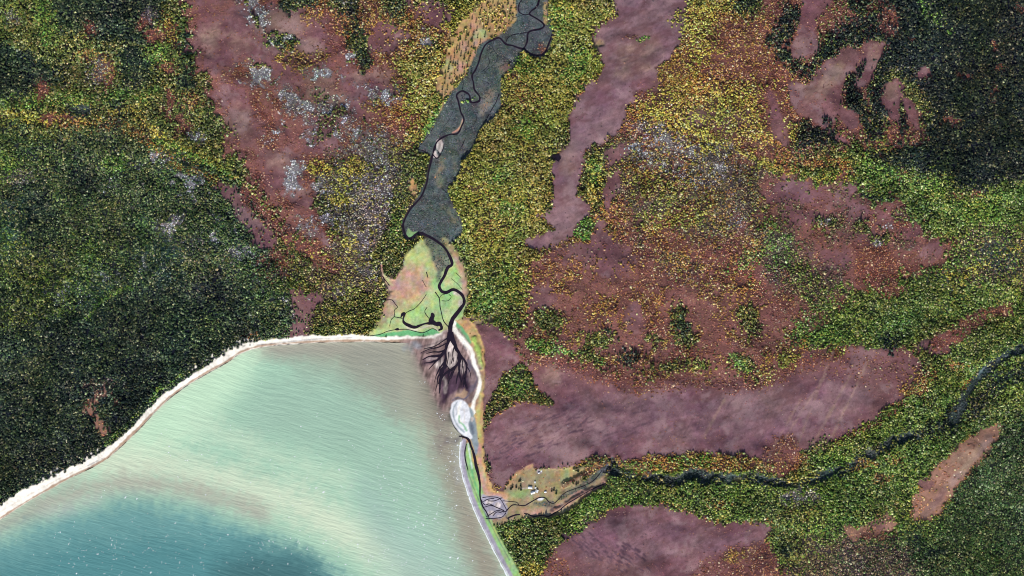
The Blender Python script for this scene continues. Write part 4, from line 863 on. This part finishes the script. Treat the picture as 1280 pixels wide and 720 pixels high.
# ------------------------------------------------------------------ single trees
M_BARK = mat('bark', color=(.09, .07, .055), rough=.95, noise=(3, .3))
def leafm(name, c): return mat(name, color=tuple(float(v) for v in lin(c)), rough=.8, spec=.15, noise=(1.3, .45))
def tree_mesh(name, seed, h, r, m, shape='cone', clumps=90):
    """Tapered trunk with limbs, and a crown of many leaf-sized faces, in one mesh of two materials."""
    rr = np.random.default_rng(seed); V, F, mi = [], [], []
    def tube(a, b_, ra, rb, n=5):
        a = np.array(a); b_ = np.array(b_); base = len(V); d = b_ - a; d = d / np.linalg.norm(d)
        u = np.cross(d, (0, 0, 1)) if abs(d[2]) < .9 else np.cross(d, (1, 0, 0)); u = u / np.linalg.norm(u); w_ = np.cross(d, u)
        for (c, q) in ((a, ra), (b_, rb)):
            for k in range(n): V.append(tuple(c + q * (math.cos(2 * math.pi * k / n) * u + math.sin(2 * math.pi * k / n) * w_)))
        for k in range(n): F.append((base + k, base + (k + 1) % n, base + n + (k + 1) % n, base + n + k)); mi.append(0)
    tube((0, 0, -.4), (0, 0, h * .85), .05 * h ** .8 + .03, .03)
    for k in range(5):
        a = rr.uniform(0, 6.28); z = h * rr.uniform(.25, .6); q = r * .7
        tube((0, 0, z), (q * math.cos(a), q * math.sin(a), z + h * .12), .06, .02, 4)
    for k in range(clumps):
        t = rr.random() ** .7 if shape == 'cone' else rr.random()
        z = h * (.12 + .88 * t); R_ = r * ((1 - t) * .95 + .08) if shape == 'cone' else r * math.sqrt(max(.05, 1 - (2 * t - .9) ** 2 / 1.25))
        a = rr.uniform(0, 6.28); q = R_ * rr.uniform(.45, 1.08)
        c = np.array((q * math.cos(a), q * math.sin(a), z)); s = r * rr.uniform(.22, .4)
        base = len(V)
        P = rr.normal(size=(5, 3)) * s * .62; P[:, 2] *= .55
        for p in P: V.append(tuple(c + p))
        for f in ((0, 1, 2), (0, 3, 1), (1, 4, 2), (0, 2, 4)): F.append(tuple(base + x for x in f)); mi.append(1)
    me = bpy.data.meshes.new(name); me.from_pydata([tuple(map(float, v_)) for v_ in V], [], F); me.update()
    me.materials.append(M_BARK); me.materials.append(m); me.polygons.foreach_set('material_index', mi)
    return me
M_CON = leafm('conifer_needles', (44, 56, 42)); M_CON2 = leafm('pale_needles', (92, 100, 58)); M_BIR = leafm('birch_leaves', (150, 144, 70)); M_BIR2 = leafm('green_leaves', (98, 120, 56)); M_SHR = leafm('autumn_leaves', (158, 104, 74))
P_CON = [tree_mesh('conifer_tree', 300 + k, 9.5, 2.6, M_CON if k % 3 else M_CON2) for k in range(4)]
P_BIR = [tree_mesh('birch_tree', 320 + k, 6.5, 2.8, M_BIR if k % 2 else M_BIR2, 'round') for k in range(4)]
P_SHR = [tree_mesh('dwarf_shrub', 340 + k, 2.6, 1.9, M_SHR, 'round', 50) for k in range(3)]
def place(protos, name, spots, label, cat, group, smin=.8, smax=1.2):
    for k, (x, y) in enumerate(spots):
        o = bpy.data.objects.new(name, protos[k % len(protos)]); col.objects.link(o)
        s = random.uniform(smin, smax)
        o.location = (float(wx(x)), float(wy(y)), float(zat(x, y)) - .1); o.rotation_euler = (0, 0, random.uniform(0, 6.28)); o.scale = (s, s, s * random.uniform(.9, 1.15))
        tag(o, label, cat, group)
def scatter(types, n, region, gap, seed, wmin=.5):
    r = np.random.default_rng(seed); out = []; tries = 0
    x0, x1, y0, y1 = region
    ks = [names.index(t) for t in types]
    while len(out) < n and tries < 60000:
        tries += 1
        x = r.uniform(x0, x1); y = r.uniform(y0, y1); i = int(x - X0 + .5); j = int(y - Y0 + .5)
        if sum(Wt[k][j, i] for k in ks) < wmin or sea_sd[j, i] > -4 or rd[j, i] < 4: continue
        if any((x - a) ** 2 + (y - b_) ** 2 < gap * gap for a, b_ in out): continue
        out.append((x, y))
    return out
# conifers dotted over the tan meadow: upper part and the strip beside the river
MEADOW = [(583,43),(586,44),(600,30),(604,36),(597,47),(590,52),(575,50),(578,56),(571,60),(582,66),(576,70),(568,72),(586,76),(572,80),(578,84),(566,82),(560,90),(568,92),(574,98),(562,98),(556,104),(565,106),(559,112),(592,60),(588,36),(595,28),(606,20),(612,12),(618,20),(610,28),(622,8),(628,14),(634,6),(616,4),(626,26),(620,34),(612,40),(606,46),(600,56),(594,66),(588,70),(584,84),(580,92),(570,100),(632,20),(638,14),(642,4),(630,32),(624,38),(645,12),(600,18),(592,44),(585,58),(563,78),(557,96),(553,112),(568,66),(574,62),(580,74),(596,38),(608,8),(602,10),(615,28),(590,24),(641,24),(636,30),(580,40),(572,88),(561,86),(582,50),(589,92),(552,122),(556,118)]
place(P_CON[:3], 'conifer_tree', MEADOW, 'slim dark conifer casting a long shadow over the tan meadow left of the upper river', 'conifer', 'conifers dotted over the tan meadow', .8, 1.25)
for reg, n, ty_, lab, grp in (((0, 330, 380, 620), 70, ['dark', 'ndark'], 'dark conifer rising from the forest that borders the white beach', 'conifers in the shore forest'),
                         ((1100, 1278, 2, 230), 70, ['ndark'], 'dark conifer rising from the black forest in the top right corner', 'conifers in the mountain forest'),
                         ((2, 230, 2, 120), 50, ['dark', 'mix'], 'dark conifer among mixed green woods in the top left corner', 'conifers in the north west wood')):
    place(P_CON, 'conifer_tree', scatter(ty_, n, reg, 7, n + int(reg[0])), lab, 'conifer', grp, .85, 1.15)
for reg, n, ty_, lab, grp in (((590, 700, 100, 400), 90, ['olive', 'yellow', 'green', 'vgreen'], 'round yellow-green birch in the dense wood right of the winding river', 'birches in the valley wood'),
                         ((640, 1150, 560, 715), 80, ['green', 'mix', 'vgreen'], 'round green birch in the wood along the southern grey creek bed', 'birches in the creek wood'),
                         ((1000, 1278, 210, 430), 70, ['green', 'vgreen'], 'round birch in the bright green wood by the right edge', 'birches in the eastern wood'),
                         ((430, 550, 60, 415), 50, ['olive', 'mix', 'yellow'], 'round birch in the olive wood left of the winding river', 'birches in the river wood')):
    place(P_BIR, 'birch_tree', scatter(ty_, n, reg, 6, n + int(reg[0])), lab, 'birch', grp, .75, 1.05)
for reg, n, ty_, lab, grp in (((650, 1000, 320, 470), 110, ['red', 'heath', 'orange'], 'low rusty shrub in the red scrub above the broad moor', 'shrubs in the red scrub'),
                         ((250, 500, 2, 300), 100, ['red', 'heath'], 'low rusty shrub on the mauve moor of the upper left', 'shrubs on the upper left moor'),
                         ((960, 1170, 225, 350), 60, ['red', 'heath'], 'low rusty shrub on the ragged wine red moor right of centre', 'shrubs on the ragged moor')):
    place(P_SHR, 'dwarf_shrub', scatter(ty_, n, reg, 6, n + int(reg[0])), lab, 'shrub', grp, .7, 1.1)

# trees of the clearing, each with trunk and crown as parts
def yard_tree(x, y, s, label, seed):
    t = bpy.data.objects.new('pine_tree', None); col.objects.link(t); t.location = (float(wx(x)), float(wy(y)), float(zat(x, y)) - .1)
    tag(t, label, 'tree')
    me = tree_mesh('crown', seed, 5.5 * s, 2.5 * s, M_CON, 'round', 110)
    V = [v_.co[:] for v_ in me.vertices]
    for nm, mi_, m in (('trunk', 0, M_BARK), ('crown', 1, M_CON)):
        F = [tuple(p.vertices) for p in me.polygons if p.material_index == mi_]
        used = sorted({i for f in F for i in f}); mp_ = {u: k for k, u in enumerate(used)}
        m2 = bpy.data.meshes.new(nm); m2.from_pydata([V[u] for u in used], [], [tuple(mp_[i] for i in f) for f in F]); m2.materials.append(m)
        o = bpy.data.objects.new(nm, m2); col.objects.link(o); o.parent = t
for k, (x, y, s, lab) in enumerate(((638.5, 611, 1.1, 'dark bushy tree at the left edge of the farm clearing'), (640.5, 608.6, 1.1, 'dark bushy tree just right of the leftmost tree in the farm clearing'),
        (645.2, 608.8, 1.0, 'dark tree midway between the leftmost tree pair and the footpath'), (650.8, 607.3, .9, 'dark tree just above the start of the pale footpath'),
        (651.2, 612, 1.0, 'dark tree just below the start of the pale footpath'), (648.5, 611, .7, 'small tree just left of the tree below the footpath'), (650.3, 600.6, 1.0, 'dark bush north of the footpath, upper left in the clearing'),
        (648.6, 601.8, .7, 'small bush touching the bush north of the footpath'), (689.6, 613.5, .9, 'left one of the two dark bushes right of the lone shed'), (692.3, 612.4, 1.0, 'right one of the two dark bushes right of the lone shed'),
        (722.5, 588.6, 1.3, 'largest dark tree at the right tip of the farm clearing'), (703, 579.5, .7, 'left one of two small bushes on the moor edge above the clearing'), (709.5, 580, .8, 'right one of two small bushes on the moor edge above the clearing'), (635, 604.5, .8, 'dark bush on the moor edge at upper left of the clearing'))):
    yard_tree(x, y, s, lab, 500 + k)

# ------------------------------------------------------------------ buildings of the farm
M_ROOF = mat('white_sheet_metal', color=(.78, .80, .82), rough=.45, spec=.5, noise=(.8, .08)); M_WALL = mat('grey_boards', color=(.34, .31, .27), noise=(2, .25))
M_TRIM = mat('dark_opening', color=(.03, .035, .04), rough=.3); M_DOOR = mat('brown_door', color=(.16, .09, .05), noise=(3, .2)); M_BRICK = mat('brick', color=(.28, .12, .08), noise=(5, .2))
def boxes(name, bl, m, parent):
    V, F = [], []
    for (cx, cy, cz, sx, sy, sz) in bl:
        b0 = len(V)
        for dz in (0, 1):
            for dx, dy in ((-1, -1), (1, -1), (1, 1), (-1, 1)): V.append((cx + dx * sx / 2, cy + dy * sy / 2, cz + dz * sz))
        F += [tuple(b0 + i for i in f) for f in ((0, 3, 2, 1), (4, 5, 6, 7), (0, 1, 5, 4), (1, 2, 6, 5), (2, 3, 7, 6), (3, 0, 4, 7))]
    me = bpy.data.meshes.new(name); me.from_pydata(V, [], F); me.materials.append(m)
    o = bpy.data.objects.new(name, me); col.objects.link(o); o.parent = parent
    return o
def house(name, x, y, L_, W_, H_, rot, label, cat, chimney=True, windows=2):
    t = bpy.data.objects.new(name, None); col.objects.link(t)
    t.location = (float(wx(x)), float(wy(y)), float(zat(x, y)) - .1); t.rotation_euler = (0, 0, math.radians(rot)); tag(t, label, cat)
    rh = W_ * .38; e = .5
    V = [(-L_/2,-W_/2,0),(L_/2,-W_/2,0),(L_/2,W_/2,0),(-L_/2,W_/2,0),(-L_/2,-W_/2,H_),(L_/2,-W_/2,H_),(L_/2,W_/2,H_),(-L_/2,W_/2,H_),(-L_/2,0,H_+rh),(L_/2,0,H_+rh)]
    me = bpy.data.meshes.new('wall'); me.from_pydata(V, [], [(0,1,5,4),(2,3,7,6),(3,0,4,8,7),(1,2,6,9,5)]); me.materials.append(M_WALL)
    o = bpy.data.objects.new('wall', me); col.objects.link(o); o.parent = t
    k = rh / (W_ / 2); zl = H_ - e * k; a, b_ = L_ / 2 + e, W_ / 2 + e; th = .16
    V = [(-a,-b_,zl+.05),(a,-b_,zl+.05),(a,0,H_+rh+.05),(-a,0,H_+rh+.05),(-a,b_,zl+.05),(a,b_,zl+.05)]
    V += [(p[0], p[1], p[2] + th) for p in V]
    F = [(0,3,2,1),(3,4,5,2),(6,7,8,9),(9,8,11,10),(0,1,7,6),(4,10,11,5),(0,6,9,3),(3,9,10,4),(1,2,8,7),(2,5,11,8)]
    me = bpy.data.meshes.new('roof'); me.from_pydata(V, [], F); me.materials.append(M_ROOF); rf = bpy.data.objects.new('roof', me); col.objects.link(rf); rf.parent = t
    boxes('door', [(-L_ * .22, -W_ / 2 - .03, 0, .95, .08, min(2, H_ * .85))], M_DOOR, t)
    for q in range(windows): boxes('window', [(L_ * (.08 + .26 * q), -W_ / 2 - .03, H_ * .42, .9, .07, H_ * .32)], M_TRIM, t)
    if chimney: boxes('chimney', [(L_ * .2, W_ * .12, H_ + rh * .5, .7, .7, rh * .5 + .9)], M_BRICK, rf)
    return t
house('farmhouse', 662.7, 609.2, 9.5, 5.6, 2.8, -4, 'white roofed farmhouse at the right end of the pale footpath, upper left of the group', 'house')
house('farmhouse', 666.0, 615.6, 10, 6, 2.8, 20, 'larger white roofed house forming the lower left corner of the farm', 'house')
house('farmhouse', 671.0, 613.8, 6.5, 6, 2.6, 70, 'square white roofed house at the lower right corner of the farm', 'house')
house('shed', 669.3, 609.6, 3.2, 3.2, 2.2, 80, 'small pale shed between the upper farmhouse and the square house', 'shed', False, 1)
house('shed', 668.7, 602.8, 3.4, 3.0, 2.2, 85, 'small shed standing alone directly above the farm group', 'shed', False, 1)
house('shed', 681.6, 614.6, 4.6, 3.8, 2.3, 10, 'lone white shed right of the farm group, left of the two dark bushes', 'shed', False, 1)
house('hut', 673.5, 590.9, 3.2, 2.6, 2.2, 15, 'lower left one of two white huts on the grey gravel patch', 'hut', False, 1)
house('hut', 676.5, 588.7, 3.4, 2.6, 2.2, 60, 'upper right one of two white huts on the grey gravel patch', 'hut', False, 1)

# ------------------------------------------------------------------ white caps
caps = [(150,690,120,40,170),(520,640,70,60,190),(340,690,130,30,80),(560,580,20,40,70),(540,470,16,24,50),(420,600,120,60,110),(480,700,120,20,80),(250,560,120,60,40),(560,520,12,30,26),(150,610,100,30,20)]
VV, FF = [], []
r = np.random.default_rng(5)
for (cx, cy, sx, sy, n) in caps:
    for k in range(n):
        x, y = cx + r.normal() * sx * .6, cy + r.normal() * sy * .6
        i, j = int(np.clip(x - X0, 0, NX - 1)), int(np.clip(y - Y0, 0, NY - 1))
        if sea_sd[j, i] < 4: continue
        for q in range(r.integers(1, 3)):
            s = r.lognormal(-.1, .4); ang = r.uniform(-.3, .8) + (1.2 if r.random() < .25 else 0)
            b0 = len(VV); ox, oy = r.normal(size=2) * 2.2 * (q > 0)
            for a in range(7):
                th = a / 7 * 6.283; lx = s * 1.1 * math.cos(th) * r.uniform(.6, 1.3); ly = s * .6 * math.sin(th) * r.uniform(.6, 1.3)
                VV.append((float(wx(x)) + ox + lx * math.cos(ang) - ly * math.sin(ang), float(wy(y)) + oy + lx * math.sin(ang) + ly * math.cos(ang), .12))
            FF.append(tuple(range(b0, b0 + 7)))
me = bpy.data.meshes.new('sea_foam'); me.from_pydata(VV, [], FF); me.materials.append(M_FOAM)
o = bpy.data.objects.new('sea_foam', me); col.objects.link(o); tag(o, 'white flecks of breaking wave crests scattered over the turquoise sea', 'whitecaps', kind='stuff')
# surf line along the spit
sp = np.array(smooth([(x - 3.8, y + 1.2) for x, y in SP], n=8)); k = len(sp)
o1 = np.random.default_rng(8).uniform(.1, 1.5, k); V = []
for i in range(k): V += [(wx(sp[i, 0] - o1[i]), wy(sp[i, 1]), .16), (wx(sp[i, 0] + .6), wy(sp[i, 1]), .30)]
F = [(2 * i, 2 * i + 2, 2 * i + 3, 2 * i + 1) for i in range(k - 1)]
tag(mesh_np('surf', np.array(V, float), np.array(F), M_FOAM), 'thin ragged line of white surf along the seaward side of the shingle spit', 'surf', kind='stuff')

# ------------------------------------------------------------------ light, sky and camera
EL, AZ = 36.0, 186.0            # sun height and compass bearing (from the south, a little west)
world = bpy.data.worlds.new('World'); sc.world = world; world.use_nodes = True
wn = world.node_tree; bg = wn.nodes['Background']; sky = wn.nodes.new('ShaderNodeTexSky'); sky.sky_type = 'NISHITA'; sky.sun_disc = False
sky.sun_elevation = math.radians(EL); sky.sun_rotation = math.radians(AZ)
wn.links.new(sky.outputs[0], bg.inputs[0]); bg.inputs[1].default_value = .10
sun = bpy.data.lights.new('sun', 'SUN'); sun.energy = 4.6; sun.angle = math.radians(.5); sun.color = (1, .96, .90)
so = bpy.data.objects.new('sun', sun); col.objects.link(so)
so.rotation_euler = (math.radians(90 - EL), 0, math.radians(180 - AZ))
cam = bpy.data.cameras.new('camera'); co = bpy.data.objects.new('camera', cam); col.objects.link(co)
co.location = (0, 0, 9000); cam.sensor_width = 36; cam.lens = 36 * 9000 / 2560.0; cam.clip_start = 10; cam.clip_end = 2e5
sc.camera = co
sc.view_settings.view_transform = 'Standard'; sc.view_settings.look = 'None'; sc.view_settings.exposure = 0
sc.cycles.filter_width = 1.1
